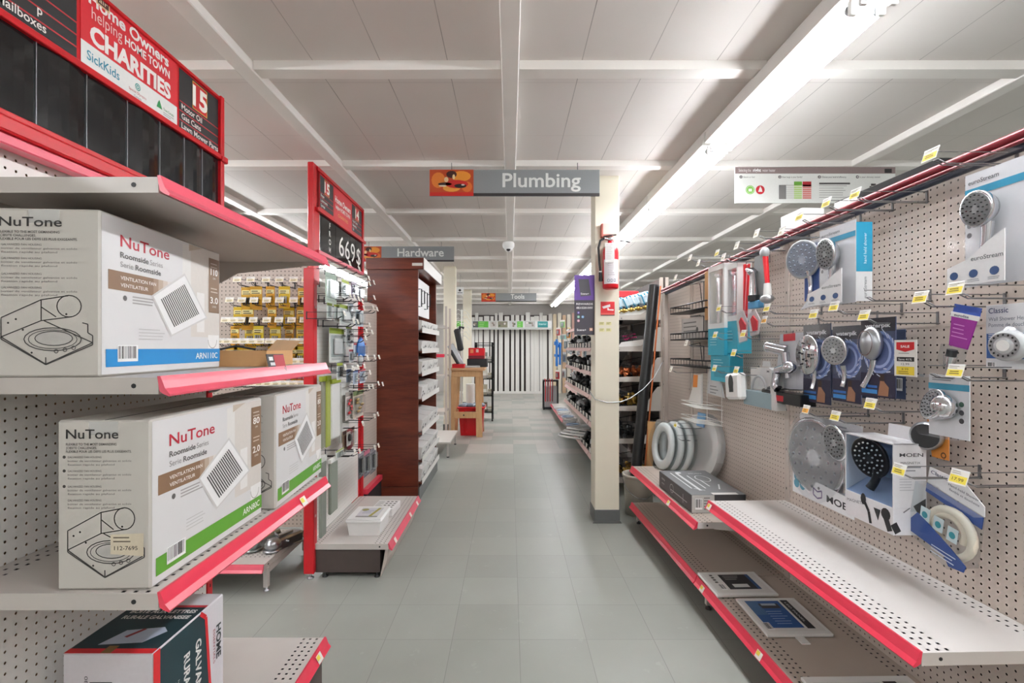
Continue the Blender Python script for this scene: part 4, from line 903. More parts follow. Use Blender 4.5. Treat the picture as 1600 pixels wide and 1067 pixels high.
def euro(lab, px0, px1, py0, py1, n, d=.09, side=True, big=True):
    r, w, h = rprod('shower_pack', lab, 'package', px0, px1, py0, py1, n)
    g = G(); g.box(-w/2 + .004, w/2 - .004, d*.3, d*.3 + .003, .006, h - .02, '#e9ebed')
    y = d*.3 - .0008; g.rect(-w/2 + .004, w/2 - .004, h*.76, h*.82, y, '#2f9cc0'); g.text('euroStream', -w*.42, h*.855, h*.05, '#5b6064', y, w*.5, bold=.01)
    for i, c in enumerate(('#5f9a62', '#5d86b8', '#9a9da0', '#777a7e')): g.disc(-w*.4, h*(.68 - .08*i), h*.022, y, c, 12)
    g.out('card', r)
    if side:
        g = G(); X = FACE_R(w/2 - .004); g.M = X; g.rect(d*.32, d*.95, .01, h - .03, 0, '#e2e4e6'); g.M = tr(.0006, 0, 0) @ X; g.rect(d*.32, d*.95, h*.36, h - .03, 0, '#2a98bd'); g.text('hand held shower', d*.72, h*.45, d*.17, '#d7edf3', -.0006, h*.34, a=R(90)); g.text('euroStream', d*.72, h*.06, d*.17, '#8a8f93', -.0006, h*.24, a=R(90)); g.out('side_card', r)
    g = G(); k = [(-w/2 + .006, .006), (w/2 - .006, .006), (w/2 - .006, h*.40), (w*.2, h*.33), (-w*.1, h*.22), (-w/2 + .006, h*.17)]
    g.prism(k, -.024, -.021, '#e9eaec'); y = -.0246; g.text('euroStream', -w*.05, h*.20, h*.048, '#61666a', y, w*.5, bold=.01)
    for i in range(3): g.disc(-w*.34 + i*w*.33, h*.10, w*.075, y, '#33507f', 12, h*.033); g.lines(-w*.44 + i*w*.33, h*.055, w*.2, 2, h*.012, '#9a9da2', y)
    g.out('lower_card', r)
    g = G(); Rr = w*.29; head(g, -w*.02, -.012, h*.61, Rr, R(-4), R(6), depth=.04); g.out('shower_head', r)
    g = G(); handle(g, (w*.02, d*.1, h*.50), (-w*.10, d*.1, h*.2), .016, .012, 'chrome', (.006, .0, 0)); g.out('handle', r)
    shell(r, w, h, 0.02, .012, d*.3)
    return r
euro('large clear pack with chrome hand shower, highest at the near end of the pegboard', 1488, 1582, 248, 447, .14, .11)
euro('teal-sided pack with brushed hand shower hanging from the top rail mid-board', 1268, 1324, 345, 478, .15, .10)
# blue hand shower card beside it
r, w, h = rprod('shower_pack', 'blue card with a round grey-faced hand shower', 'package', 1238, 1281, 375, 482, .15)
g = G(); g.prism([(-w*.3, h*.12), (w*.48, h*.22), (w*.48, h*.9), (w*.1, h*.96), (-w*.3, h*.6)], .03, .033, '#2c4f94'); g.prism([(-w*.45, 0), (w*.45, .02), (w*.45, h*.2), (-w*.2, h*.12)], .028, .03, '#dde0e4'); g.box(-w*.2, w*.35, .03, .06, h*.9, h, 'plastic_film'); g.out('card', r)
g = G(); head(g, -w*.12, .0, h*.73, w*.44, R(18), R(5), 'plastic_grey', '#b4bccb', .035, dotm='#8790a4'); g.out('shower_head', r)
g = G(); handle(g, (-w*.02, .015, h*.56), (w*.0, .012, h*.1), .014, .011, 'chrome', (0, .01, 0)); g.out('handle', r)
# wall shower head card at the frame edge
r, w, h = rprod('shower_head_card', 'white and blue card with a wide silver wall shower head, reading Pomme de douche', 'package', 1538, 1628, 474, 577, .10)
g = G(); g.box(-w/2, w/2, 0, .003, 0, h, '#e3e4e6', .001); y = -.0008; g.rect(-w*.48, w*.48, h*.16, h*.55, y, '#41659f'); g.text('Classic', -w*.44, h*.87, h*.12, '#2c3c66', y, w*.36, bold=.005); g.text('Wall Shower Head', -w*.44, h*.75, h*.085, '#6c7482', y, w*.7); g.text('Pomme de douche', -w*.44, h*.655, h*.085, '#6c7482', y, w*.7); g.lines(-w*.44, h*.54, w*.2, 4, h*.03, '#dfe6f0', y - .0004); g.disc(-w*.36, h*.25, w*.05, y - .0005, '#dfe9ee', 12); g.barcode(-w*.46, -w*.3, h*.02, h*.1, y, 8); g.out('card', r)
g = G(); X = tr(w*.14, -.02, h*.36) @ Matrix.Diagonal((1, 1, .82, 1)); g.lathe([(.02, .03), (w*.2, .02), (w*.34, -.01), (w*.34, -.02), (w*.27, -.028), (.001, -.03)], 'plastic_grey', 24, X @ rot(PI/2 + PI, 'X'))
g.ring(w*.14, h*.36, w*.18, w*.275, -.049, 'satin_metal', 24, .82)
for i in range(16): g.disc(w*.14 + w*.23*math.cos(i*PI/8), h*.36 + w*.19*math.sin(i*PI/8), w*.022, -.0505, 'soft_black', 6)
g.disc(w*.14, h*.36, w*.12, -.051, 'plastic_white', 18, w*.1); g.cyl((w*.05, -.01, h*.58), (w*.05, -.03, h*.46), .018, 'satin_metal', 10); g.out('shower_head', r)
# purple bag
r, w, h = rprod('purple_bag', 'purple and white bag with a blue top holding a chrome fitting', 'package', 1462, 1512, 476, 578, .16)
g = G(); g.M = rot(R(14), 'Y'); g.box(-w*.42, w*.42, 0, .003, h*.8, h*.87, 'plastic_white'); g.box(-w*.4, w*.4, .003, .006, h*.85, h*.99, '#3351a4'); g.text('eurolite', -w*.3, h*.815, h*.055, '#4a4a66', -.0008, w*.45, bold=.02)
g.prism([(-w*.38, h*.8), (w*.38, h*.8), (w*.30, h*.36), (-w*.26, h*.36)], 0, .004, '#93278f'); g.lines(-w*.25, h*.7, w*.5, 4, h*.06, '#c77fc4', -.0008, h*.015); g.out('header_card', r)
g = G(); g.M = rot(R(14), 'Y'); g.prism([(-w*.26, h*.38), (w*.30, h*.38), (w*.28, .02), (w*.1, 0), (-w*.28, .02)], -.025, .004, 'clear_bag'); g.out('bag', r)
g = G(); g.M = rot(R(14), 'Y'); g.cyl((0, -.012, h*.32), (.0, -.012, h*.22), .013, 'soft_black', 12); g.cyl((0, -.012, h*.22), (.0, -.012, h*.06), .017, 'chrome', 12, .012); g.out('fitting', r)
# chrome shower head blister
r, w, h = rprod('shower_head_blister', 'small clear blister with chrome shower head on a white and teal card', 'package', 1445, 1508, 586, 683, .17)
g = G(); g.box(-w/2, w/2, .01, .013, 0, h, '#e6e9eb', .001); y = .0092; g.rect(-w/2, w/2, h*.76, h*.86, y, '#3d9fbd'); g.lines(-w*.4, h*.95, w*.6, 2, h*.03, '#8b9096', y); [g.disc(w*.32, h*(.55 - .13*i), w*.06, y, c, 10) for i, c in enumerate(('#4c7060', '#66696e', '#3f4247'))]; g.disc(-w*.3, h*.3, w*.06, y, '#4a8aa4', 10); g.out('card', r)
g = G(); head(g, -w*.14, -.02, h*.52, w*.36, R(-12), R(-18), depth=.05); g.ell((w*.06, -.012, h*.5), (w*.28, .03, h*.2), 'chrome', 16, 8); g.out('shower_head', r); shell(r, w, h, .03, .01, .01)
# orange card
r, w, h = rprod('drain_card', 'orange card with a black round drain cover', 'package', 1427, 1480, 634, 712, .07)
g = G(); g.M = rot(R(10), 'Y'); g.prism([(-w*.38, h), (w*.3, h), (w*.5, .01), (w*.05, 0)], 0, .003, '#d98a3a'); g.rect(-w*.3, w*.25, h*.72, h*.92, -.0008, '#b96a28'); g.ring(w*.36, h*.12, .006, .010, -.001, '#5a3a1c', 12); g.out('card', r)
g = G(); g.lathe([(w*.34, -.012), (w*.36, .012), (w*.30, .02)], 'satin_metal', 24, tr(w*.1, -.02, h*.42) @ rot(R(28)) @ rot(PI/2, 'X')); g.lathe([(w*.30, .02), (.001, .021)], 'soft_black', 24, tr(w*.1, -.02, h*.42) @ rot(R(28)) @ rot(PI/2, 'X')); g.out('drain_cover', r)
g = G(); g.M = rot(R(10), 'Y'); g.prism([(-w*.62, h*.44), (-w*.3, h*.66), (-w*.1, h*.3), (-w*.3, h*.26)], -.02, -.001, 'clear_plastic'); g.out('blister', r)
# sale card
r, w, h = rprod('sale_card', 'white card with a red SALE banner hanging on the pegboard', 'sign', 1397, 1432, 531, 588, .24)
g = G(); g.box(-w/2, w/2, 0, .0015, 0, h, '#e8e6e1'); y = -.0006; g.poly([(-w*.4, y, h*.94), (w*.4, y, h*.94), (w*.4, y, h*.74), (0, y, h*.67), (-w*.4, y, h*.74)], '#c8161f'); g.text('SALE', 0, h*.79, h*.09, '#f3eeea', y - .0005, w*.4, 'C', bold=.03); g.lines(-w*.3, h*.64, w*.6, 1, .004, '#777777', y); g.rect(-w*.38, w*.4, h*.41, h*.53, y, '#211f1f'); g.text('Save 41%', 0, h*.44, h*.08, '#eeeeee', y - .0005, w*.6, 'C'); g.text('12.99', 0, h*.31, h*.08, '#3a3a3a', y, w*.36, 'C'); g.rect(-w*.4, w*.4, h*.04, h*.27, y, '#ecd23f'); g.text('8.99', 0, h*.17, h*.08, '#6b5514', y - .0005, w*.3, 'C'); g.lines(-w*.3, h*.14, w*.6, 2, h*.05, '#8a7425', y - .0005, h*.02); g.out('card', r)
# rain shower combination pack
r, w, h = rprod('rain_shower_pack', 'large white MOEN pack with wide round rain shower and hand shower', 'package', 1243, 1336, 655, 786, .14)
g = G(); g.box(-w/2, w/2, .012, .015, 0, h, '#ebecee', .001); y = .0112; g.rect(-w/2, w/2, h*.66, h*.78, y, '#3f9bb8'); g.text('MOEN', -w*.30, h*.86, h*.075, '#3b3d42', y, w*.26, bold=.02); stroke(g, [(-w*.42, h*.92), (-w*.42, h*.87), (-w*.38, h*.85), (-w*.34, h*.87), (-w*.34, h*.92), (-w*.38, h*.90), (-w*.42, h*.92)], .004, '#6a5a8a', y); g.lines(-w*.42, h*.83, w*.4, 1, .006, '#9aa0a8', y); g.lines(w*.15, h*.95, w*.2, 3, .014, '#a9aeb4', y)
g.out('card', r)
g = G(); g.prism([(-w/2, -.004), (w/2, -.004), (w/2, h*.20), (-w*.2, h*.24), (-w/2, h*.30)], -.02, -.017, '#ebecee'); y = -.0206
for i in range(5): g.disc(-w*.42 + (i % 3)*w*.11, h*.2 - (i // 3)*h*.085, w*.05, y - .0002*i, '#3f9bb8', 14)
g.text('MOEN', w*.10, h*.055, h*.11, '#2d2f33', y, w*.42, bold=.02); stroke(g, [(-w*.12, h*.15), (-w*.12, h*.07), (-w*.05, h*.04), (w*.02, h*.07), (w*.02, h*.15), (-w*.05, h*.12), (-w*.12, h*.15)], .006, '#6a5a8a', y); g.out('lower_card', r)
g = G(); head(g, -w*.10, -.02, h*.52, w*.44, R(4), R(3), 'chrome', 'head_grey', .035, dotm='#85888e'); g.out('rain_shower', r)
g = G(); head(g, w*.27, -.03, h*.78, w*.19, R(-4), R(8), 'chrome', 'plastic_grey', .03); handle(g, (w*.31, -.01, h*.66), (w*.33, -.004, h*.22), .016, .012, 'chrome', (0, .008, 0)); g.out('hand_shower', r); shell(r, w, h, .016, .012, .012)
g = G(); g.prism(arc(-w*.10, h*.52, w*.48, w*.48, n=20)[:-1], -.036, -.034, 'clear_plastic'); g.out('dome', r)
# black hand shower box
r, w, h = rprod('hand_shower_box', 'white MOEN box with blue window and black hand shower', 'carton', 1320, 1392, 684, 818, .20)
D = .11
g = G(); wb = '#e6e5e8'
g.box(-w/2, w/2, 0, D, 0, h*.30, wb, .001); g.box(-w/2, -w/2 + .004, 0, D, h*.3, h, wb); g.box(w/2 - .004, w/2, 0, D, h*.3, h, wb); g.box(-w/2, w/2, 0, D, h - .004, h, wb); g.box(-w/2 + .004, w/2 - .004, D - .004, D, h*.3, h - .004, '#8fa4c4'); g.prism([(-w*.2, h), (w*.32, h), (w*.30, h + .045), (-w*.18, h + .045)], D - .003, D, wb)
g.add([(-w/2 + .004, .002, h*.30), (w/2 - .004, .002, h*.30), (w/2 - .004, D - .006, h*.5), (-w/2 + .004, D - .006, h*.5)], [(0, 1, 2, 3)], '#a9b9d4')
y = -.0008; g.text('MAGNETIX', -w*.45, h*.17, h*.05, '#7a7a80', y, w*.4, a=R(6)); stroke(g, [(-w*.1, h*.28), (w*.02, h*.15), (w*.06, h*.02)], .012, '#2a2a2c', y); g.disc(-w*.09, h*.27, .013, y - .0003, '#2a2a2c', 10, .02); g.poly([(w*.12, y, h*.22), (w*.26, y, h*.22), (w*.21, y, h*.09)], '#2a2a2c')
stroke(g, [(w*.36, h*.16), (w*.44, h*.03)], .022, '#2a2a2c', y); g.disc(w*.36, h*.2, .02, y - .0002, '#2a2a2c', 12)
g.M = FACE_R(w/2 + .0006); g.text('MOEN', .02, h*.86, h*.055, '#4b4b50', 0, D*.72, bold=.01); g.text('MAGNETIX', .024, h*.78, h*.035, '#55555a', 0, D*.6); g.lines(.03, h*.75, D*.6, 2, h*.035, '#9d9da4', 0, h*.015); g.lines(.02, h*.62, D*.5, 5, h*.03, '#c7c6cb', 0, h*.01); g.poly([(D*.6, 0, h*.32), (D*.98, 0, h*.40), (D*.98, 0, h*.22), (D*.8, 0, h*.20)], '#2a2a2c'); stroke(g, [(0, h*.13), (D*.14, h*.03)], .022, '#2a2a2c', 0); stroke(g, [(D*.3, h*.25), (D*.5, h*.3)], .004, '#77777c', 0); g.M = Matrix.Identity(4)
g.text('MOEN', -w*.38, h*.9, h*.04, '#e9eef5', D - .0055, w*.3); g.text('6', -w*.32, h*.42, h*.06, '#d9e4f0', D - .0055); g.out('box', r)
g = G(); head(g, -w*.06, D*.16, h*.76, w*.33, R(8), R(10), 'black_plastic', 'soft_black', .035, dotm='plastic_grey'); handle(g, (w*.02, D*.3, h*.64), (-w*.06, D*.16, h*.40), .016, .015, 'black_plastic', (.004, .004, 0)); g.out('hand_shower', r)
g = G(); g.add([(-w/2 + .004, .001, h*.3), (w/2 - .004, .001, h*.3), (w/2 - .004, .001, h - .004), (-w/2 + .004, .001, h - .004)], [(0, 1, 2, 3)], 'clear_blue'); g.out('window_film', r)
# hose bag
r, w, h = rprod('hose_bag', 'white and blue Classic bag with a cream coiled shower hose', 'package', 1432, 1524, 742, 872, .11)
g = G(); g.M = rot(R(9), 'Y'); g.prism([(-w*.46, h*.80), (-w*.46, h*1.0), (w*.1, h*1.0), (w*.42, h*.83), (w*.44, h*.72)], -.001, .002, '#e4e4e6')
g.text('Classic', -w*.42, h*.93, h*.06, '#2c3c66', -.002, w*.28, bold=.005); g.text('Hand-held Shower', -w*.12, h*.885, h*.04, '#555a66', -.002, w*.46, a=R(-4)); g.text('flexible et douchette', -w*.1, h*.83, h*.04, '#555a66', -.002, w*.46, a=R(-4))
g.prism([(-w*.46, h*.79), (w*.44, h*.71), (w*.44, h*.57), (-w*.46, h*.68)], -.003, -.001, '#2a4d93'); g.prism([(-w*.5, h*.30), (-w*.48, h*.14), (w*.1, h*.10), (w*.2, -.0), (w*.42, .01), (w*.44, h*.12), (w*.2, h*.22), (-w*.2, h*.36), (-w*.4, h*.42)], -.032, -.030, '#2a4d93'); g.lines(-w*.1, h*.14, w*.4, 3, h*.04, '#d9e2ef', -.0325, h*.012); g.out('printed_film', r)
g = G(); g.M = rot(R(9), 'Y')
P = arc(w*.08, h*.36, w*.34, h*.27, -60, 215, 18); g.tube([(a, -.016, b) for a, b in P], .0125, '#e5dccb', 8); P = arc(w*.05, h*.38, w*.24, h*.18, -20, 260, 16); g.tube([(a, -.012, b) for a, b in P], .012, '#e5dccb', 8); g.out('hose', r)
g = G(); g.M = rot(R(9), 'Y')
for i in range(3): g.box(-w*.36 + i*w*.23, -w*.2 + i*w*.23, -.0305, -.0295, h*.36 - i*h*.03, h*.53 - i*h*.03, '#d9e7ea'); g.disc(-w*.28 + i*w*.23, h*.44 - i*h*.03, w*.05, -.031, '#2f9aa8', 12)
g.out('picture_strip', r)
g = G(); g.M = rot(R(9), 'Y'); g.prism([(-w*.5, h*.8), (w*.45, h*.72), (w*.47, .03), (w*.2, -.01), (-w*.52, h*.12)], -.034, .001, 'clear_bag'); g.out('bag', r)
# three blue hand shower blisters
def pik(lab, px0, px1, py0, py1, n, kind):
    r, w, h = rprod('shower_blister', lab, 'package', px0, px1, py0, py1, n); 
    g = G(); g.box(-w/2 + .003, w/2 - .003, .02, .023, .004, h - .01, '#46506e'); y = .0192
    g.rect(-w/2 + .003, w/2 - .003, h*.80, h - .01, y, '#2b2d36'); g.text('waterpik', 0, h*.85, h*.07, '#e9ebee', y - .0005, w*.72, 'C', bold=.03)
    cx, cz = w*.05, h*.55
    for rr, c in ((.46, '#8fa6d8'), (.40, '#5a6ca6'), (.34, '#a9bbe4'), (.28, '#5f6f9f')): g.disc(cx, cz, w*rr, y - .0005*(1 + (.46-rr)*20), c, 22)
    random.seed(int(px0)); 
    for i in range(26): a = random.uniform(0, 2*PI); q = w*random.uniform(.36, .47); stroke(g, [(cx + q*math.cos(a), cz + q*math.sin(a)), (cx + q*1.1*math.cos(a + .2), cz + q*1.1*math.sin(a + .2))], .0035, '#dfe7f7', y - .004)
    g.rect(-w/2 + .003, w/2 - .003, .004, h*.30, y - .0006, '#2a2740'); g.prism([(w*.02, .01), (w*.3, .01), (w*.32, h*.14), (w*.2, h*.2), (w*.17, h*.27), (w*.1, h*.28), (w*.08, h*.19)], y - .0016, y - .001, '#a8785a'); g.rect(w*.07, w*.2, h*.21, h*.29, y - .002, '#3c2a22')
    g.rect(-w*.45, 0, h*.05, h*.10, y - .0012, '#3f8fd4'); g.rect(-w*.45, 0, h*.12, h*.15, y - .0012, '#2f6fc0'); g.out('card', r)
    g = G(); 
    if kind == 0: X = tr(-w*.08, -.01, h*.60) @ rot(R(4)) @ Matrix.Diagonal((1, 1, 1.25, 1)) @ rot(PI/2, 'X'); g.lathe([(w*.1, -.03), (w*.32, -.018), (w*.38, .0), (w*.36, .006), (w*.02, .009)], 'chrome', 22, X); [g.ell((-w*.08 + w*rr*math.cos(i), -.021, h*.60 + w*1.25*rr*math.sin(i)), (.004, .003, .004), 'soft_black', 5, 4) for rr in (.12, .24) for i in range(7)]
    elif kind == 1: head(g, -w*.10, -.016, h*.66, w*.36, R(12), R(5), 'chrome', 'head_grey', .035, dotm='#5f6267')
    else: g.ell((-w*.02, .0, h*.66), (w*.28, .025, w*.36), 'satin_metal', 18, 10); g.ring(-w*.02, h*.66, w*.2, w*.22, -.024, 'chrome', 20, 1.25)
    g.out('shower_head', r)
    g = G(); handle(g, (-w*.02, .012, h*.48), ((-w*.06, -w*.04, -w*.34)[kind], .01, (h*.18, h*.2, h*.12)[kind]), .014, .011, 'chrome', (0, .008, 0)); g.out('handle', r)
    shell(r, w, h, .012, .014, .02); return r
pik('first blue waterpik blister with an oval chrome head, beside the faucet pack', 1247, 1290, 503, 631, .17, 0)
pik('second blue waterpik blister with a round chrome head, between two like it', 1292, 1337, 505, 630, .17, 1)
pik('third blue waterpik blister with a tilted handle, beside the sale card', 1335, 1390, 492, 622, .19, 2)
for i, (px, py) in enumerate(((1306, 560), (1352, 560), (1396, 560))):
    r, w, h = rprod('shower_blister', ('blue backing card behind the first waterpik blister', 'blue backing card behind the second waterpik blister', 'blue backing card behind the third waterpik blister')[i], 'package', px - 22, px + 18, 515, 622, .06)
    g = G(); g.box(-w/2, w/2, 0, .003, 0, h, '#3a4663', .001); g.rect(-w/2, w/2, h*.5, h*.62, -.0008, '#2f6fc0'); g.barcode(w*.1, w*.4, h*.12, h*.3, -.0008, 8); g.out('card', r)
# faucet pack
r, w, h = rprod('faucet_pack', 'silver faucet pack with black and red base and two chrome heads', 'package', 1188, 1248, 520, 630, .19)
g = G(); g.box(-w/2, w/2, 0, .07, 0, h*.16, 'black_plastic', .002); g.rect(-w*.48, w*.1, h*.03, h*.11, -.0008, '#b5202a'); g.text('faucet', -w*.4, h*.05, h*.045, '#e9dcdc', -.0014, w*.3); g.add([(-w*.5, .0, h*.16), (w*.5, .0, h*.22), (w*.5, .07, h*.24), (-w*.5, .07, h*.24)], [(0, 1, 2, 3)], 'soft_black'); g.out('base_box', r)
g = G(); g.prism([(-w*.35, h*.2), (w*.5, h*.2), (w*.5, h), (-w*.2, h*.98)], .04, .044, '#d3d6da'); g.prism([(-w*.1, h*.88), (w*.18, h*.89), (w*.18, h*.99), (-w*.1, h*.98)], .036, .0395, '#c8323c'); g.out('card', r)
g = G(); g.cyl((-w*.28, .0, h*.80), (-w*.02, .04, h*.74), .024, 'chrome', 16, .028); g.ell((-w*.3, -.002, h*.80), (.025, .02, .026), 'chrome', 14, 8); g.cyl((-.005, .03, h*.72), (.01, .035, h*.36), .02, 'chrome', 14, .016); g.out('spout', r)
g = G(); g.ell((w*.22, .01, h*.52), (.034, .034, .03), 'chrome', 16, 8); g.cyl((-w*.12, .01, h*.46), (w*.2, .012, h*.52), .018, 'chrome', 12, .024); g.tube([(-w*.08, .0, h*.42), (-w*.1, -.005, h*.25), (-w*.04, .0, h*.2)], [.018, .017, .02], 'chrome', 12); g.out('valve', r)
g = G(); g.prism([(-w*.5, h*.2), (w*.5, h*.24), (w*.5, h), (-w*.2, h*.96)], -.02, .058, 'clear_plastic'); g.out('bag', r)
# red rods, shower arm, red handled cleaner
for i in range(5):
    lab = '%s red plastic rod of five hanging under the top rail' % ORD[i]
    r, w, h = rprod('red_rod', lab, 'rod', 1149 + i*3.6, 1153 + i*3.6, 408, 497, .12)
    g = G(); g.M = rot(R(3*(i-2)), 'Y'); g.box(-w*.45, w*.45, -.008, .004, 0, h*.94, 'red', .003); g.box(-w*.2, w*.2, -.0085, -.008, h*.1, h*.8, '#d9808a'); g.out('rod', r); g = G(); g.tube([(0, 0, h*.9), (0, .004, h)], .003, 'wire'); g.out('hanger', r)
r, w, h = rprod('spout_package', 'chrome shower spout in a grey sleeve with a blue tip', 'package', 1166, 1190, 400, 482, .16)
g = G(); g.prism([(-w*.2, h), (w*.3, h), (w*.5, h*.2), (-w*.4, h*.2)], .02, .023, '#8c8f90'); g.out('sleeve', r); g = G(); g.lathe([(.012, -.02), (.03, 0), (.032, .01), (.001, .012)], 'chrome', 16, tr(-w*.15, 0, h*.72) @ rot(R(30), 'Y')); g.cyl((-w*.05, 0, h*.7), (0, 0, h*.25), .013, 'chrome', 12, .02); g.cyl((0, 0, h*.25), (0, 0, h*.14), .03, 'soft_black', 14); g.out('spout', r); g = G(); g.box(-w*.3, w*.4, -.01, .02, 0, h*.14, '#5fa4d4', .004); g.out('tip', r)
r, w, h = rprod('cleaner_pack', 'red and white handled cleaner hanging highest beside the chrome arm', 'package', 1188, 1207, 388, 474, .17)
g = G(); g.cyl((-w*.1, 0, h*.9), (w*.08, 0, h*.35), .014, 'red', 12, .011); g.out('grip', r); g = G(); g.ell((-w*.15, 0, h*.93), (.032, .02, .028), 'plastic_grey', 12, 8); g.out('cap', r); g = G(); g.cyl((w*.08, 0, h*.36), (w*.1, 0, h*.12), .016, 'plastic_white', 12, .02); g.ell((w*.05, 0, h*.08), (.04, .03, .022), 'satin_metal', 14, 8); g.out('foot', r)
# clam packs
for i, (a, b, c, d_, lab) in enumerate(((1150, 1170, 485, 534, 'first red and white curved clam pack in front of the tall boxes'), (1167, 1188, 484, 524, 'second red and white curved clam pack, nearer the faucet pack'))):
    r, w, h = rprod('clam_pack', lab, 'package', a, b, c, d_, .2)
    g = G(); g.M = rot(R(-14), 'Y'); g.prism([(-w*.4, .01), (w*.2, 0), (w*.45, h*.5), (w*.2, h), (-w*.35, h*.95)], .01, .014, '#e1e0df'); g.prism([(-w*.1, h*.2), (w*.2, h*.15), (w*.3, h*.5), (w*.05, h*.8), (-w*.15, h*.7)], .004, .009, '#c02532'); g.out('card', r); g = G(); g.M = rot(R(-14), 'Y'); g.prism([(-w*.45, 0), (w*.25, -.006), (w*.5, h*.5), (w*.25, h*1.03), (-w*.4, h)], -.02, .009, 'clear_plastic'); g.out('blister', r)
# tall boxes with chrome rods
def tallbox(lab, a, b, c, d_, n, teal, win=True, D=.08):
    r, w, h = rprod('tall_box', lab, 'carton', a, b, c, d_, n)
    g = G(); z1 = h*teal
    if win:
        g.box(-w/2, w/2, 0, D, 0, z1, '#39a9c3', .001); g.box(-w/2, w/2, D - .004, D, z1, h, '#e6e5e2'); g.box(-w/2, -w*.42, 0, D - .004, z1, h, '#e9e8e6'); g.box(w*.42, w/2, 0, D - .004, z1, h, '#e9e8e6'); g.box(-w/2, w/2, 0, D - .004, h - .03, h, '#e9e8e6'); g.rect(-w/2, w/2, z1, z1 + .03, -.0006, '#dfe3e4')
        g.lines(-w*.35, z1*.7, w*.5, 4, z1*.1, '#a7dbe6', -.0012, .004)
    else: g.box(-w/2, w/2, 0, D, 0, h, '#39a9c3', .001); g.lines(-w*.35, h*.8, w*.6, 3, h*.1, '#a7dbe6', -.0008, .005); g.rect(-w*.3, w*.3, h*.15, h*.4, -.0008, '#2c8fa8')
    g.M = FACE_L(-w/2 - .0006); g.M = Matrix.Identity(4); g.out('box', r)
    if win:
        g = G(); g.cyl((-w*.12, D*.4, z1), (-w*.12, D*.4, h*.93), .016, 'chrome', 12); g.ell((-w*.12, D*.35, h*.9), (.03, .025, .02), 'chrome', 12, 8); g.out('chrome_rod', r)
        g = G(); g.box(-w*.42, w*.42, .001, .003, z1 + .03, h - .03, 'clear_plastic'); g.out('window_film', r)
    return r
tallbox('wider tall white box with teal foot and chrome rod, beside the brown carton', 1106, 1131, 415, 555, .18, .30)
tallbox('tall white box with teal foot and chrome rod, beside the red rods', 1133, 1152, 412, 552, .16, .36)
tallbox('small teal box hanging below the tall white boxes', 1110, 1139, 553, 596, .16, 1, False)
r, w, h = rprod('kraft_carton', 'narrow brown carton flank beside the tall white boxes', 'carton', 1101, 1107, 424, 500, .15); g = G(); g.box(-w/2, w/2, 0, .06, 0, h, 'kraft', .002); g.out('box', r); r['label'] = 'narrow brown carton standing against the tall white boxes'
# bottle, towel ring box, caddy, triangular pack
r, w, h = rprod('soap_dispenser', 'rounded white dispenser with a dark emblem', 'dispenser', 1137, 1162, 583, 624, .22)
g = G(); g.M = rot(R(-6), 'Y'); g.box(-w*.45, w*.45, -.02, .03, 0, h, 'plastic_white', .014); g.out('body', r); g = G(); g.M = rot(R(-6), 'Y'); g.disc(-w*.02, h*.62, w*.16, -.0208, '#33383a', 12, w*.26); g.rect(-w*.15, w*.12, h*.28, h*.44, -.0208, '#3c4143'); g.out('emblem', r)
r, w, h = rprod('towel_ring_box', 'white MOEN box with a towel ring and grey foot', 'carton', 1157, 1204, 573, 635, .2)
g = G(); g.prism([(-w*.5, h*.40), (-w*.5, h*.96), (w*.35, h), (w*.5, h*.42)], .05, .054, '#e4e3e1'); g.box(-w*.42, w*.5, 0, .06, 0, h*.38, '#8fa3aa', .002); g.text('MOEN', w*.05, h*.86, h*.08, '#55585a', .0492, w*.3, bold=.01); g.prism([(-w*.1, h), (w*.16, h), (w*.14, h*1.14), (-w*.08, h*1.14)], .05, .053, '#dcdbd9'); g.prism([(w*.5, 0), (w*.62, 0), (w*.5, h*.95), (w*.42, h)], .0, .05, '#d9d8d6'); g.out('box', r)
g = G(); g.tube([(a_, .02, b_) for a_, b_ in arc(-w*.02, h*.36, w*.24, h*.40, 0, 180, 12)], .006, 'plastic_grey', 8); g.out('towel_ring', r)
r, w, h = rprod('wire_caddy', 'white wire shower caddy with a printed card', 'caddy', 1088, 1130, 570, 664, .12)
g = G()
for x in (-w*.1, w*.42): g.tube([(x, 0, .02), (x, 0, h*.55), (x*.6 + .01, 0, h)], .0022, 'white_wire')
g.tube([(-w*.05, 0, h), (w*.26, 0, h)], .0022, 'white_wire'); g.out('frame', r)
for z in (.02, h*.30):
    g = G(); a_ = [(-w*.5, -.11, z), (w*.1, -.11, z), (w*.46, 0, z), (-w*.14, 0, z)]
    g.tube(a_, .0022, 'white_wire', 5, True); g.tube([(x, y, zz + .025) for x, y, zz in a_], .0022, 'white_wire', 5, True)
    for i in range(7): t = i/6; g.tube([tuple(Vector(a_[0]).lerp(Vector(a_[1]), t)), tuple(Vector(a_[3]).lerp(Vector(a_[2]), t))], .0014, 'white_wire', 4)
    g.out('basket', r)
g = G(); g.prism([(-w*.1, h*.52), (w*.5, h*.50), (w*.4, h*.72), (w*.05, h*1.0), (-w*.02, h*.98)], .002, .005, '#d9dadb'); g.lines(0, h*.66, w*.3, 3, .02, '#8d9092', .0014, .006); g.out('card', r)
r, w, h = rprod('triangle_pack', 'white triangular pack with an orange corner', 'package', 1074, 1096, 583, 636, .16)
g = G(); g.prism([(-w*.45, .02), (w*.45, 0), (w*.45, h), (w*.1, h*.95)], 0, .012, '#dddcd8'); g.prism([(-w*.1, h*.58), (w*.2, h*.6), (w*.25, h*.96), (-w*.05, h*.95)], -.0012, -.0004, '#d98330'); g.out('card', r)
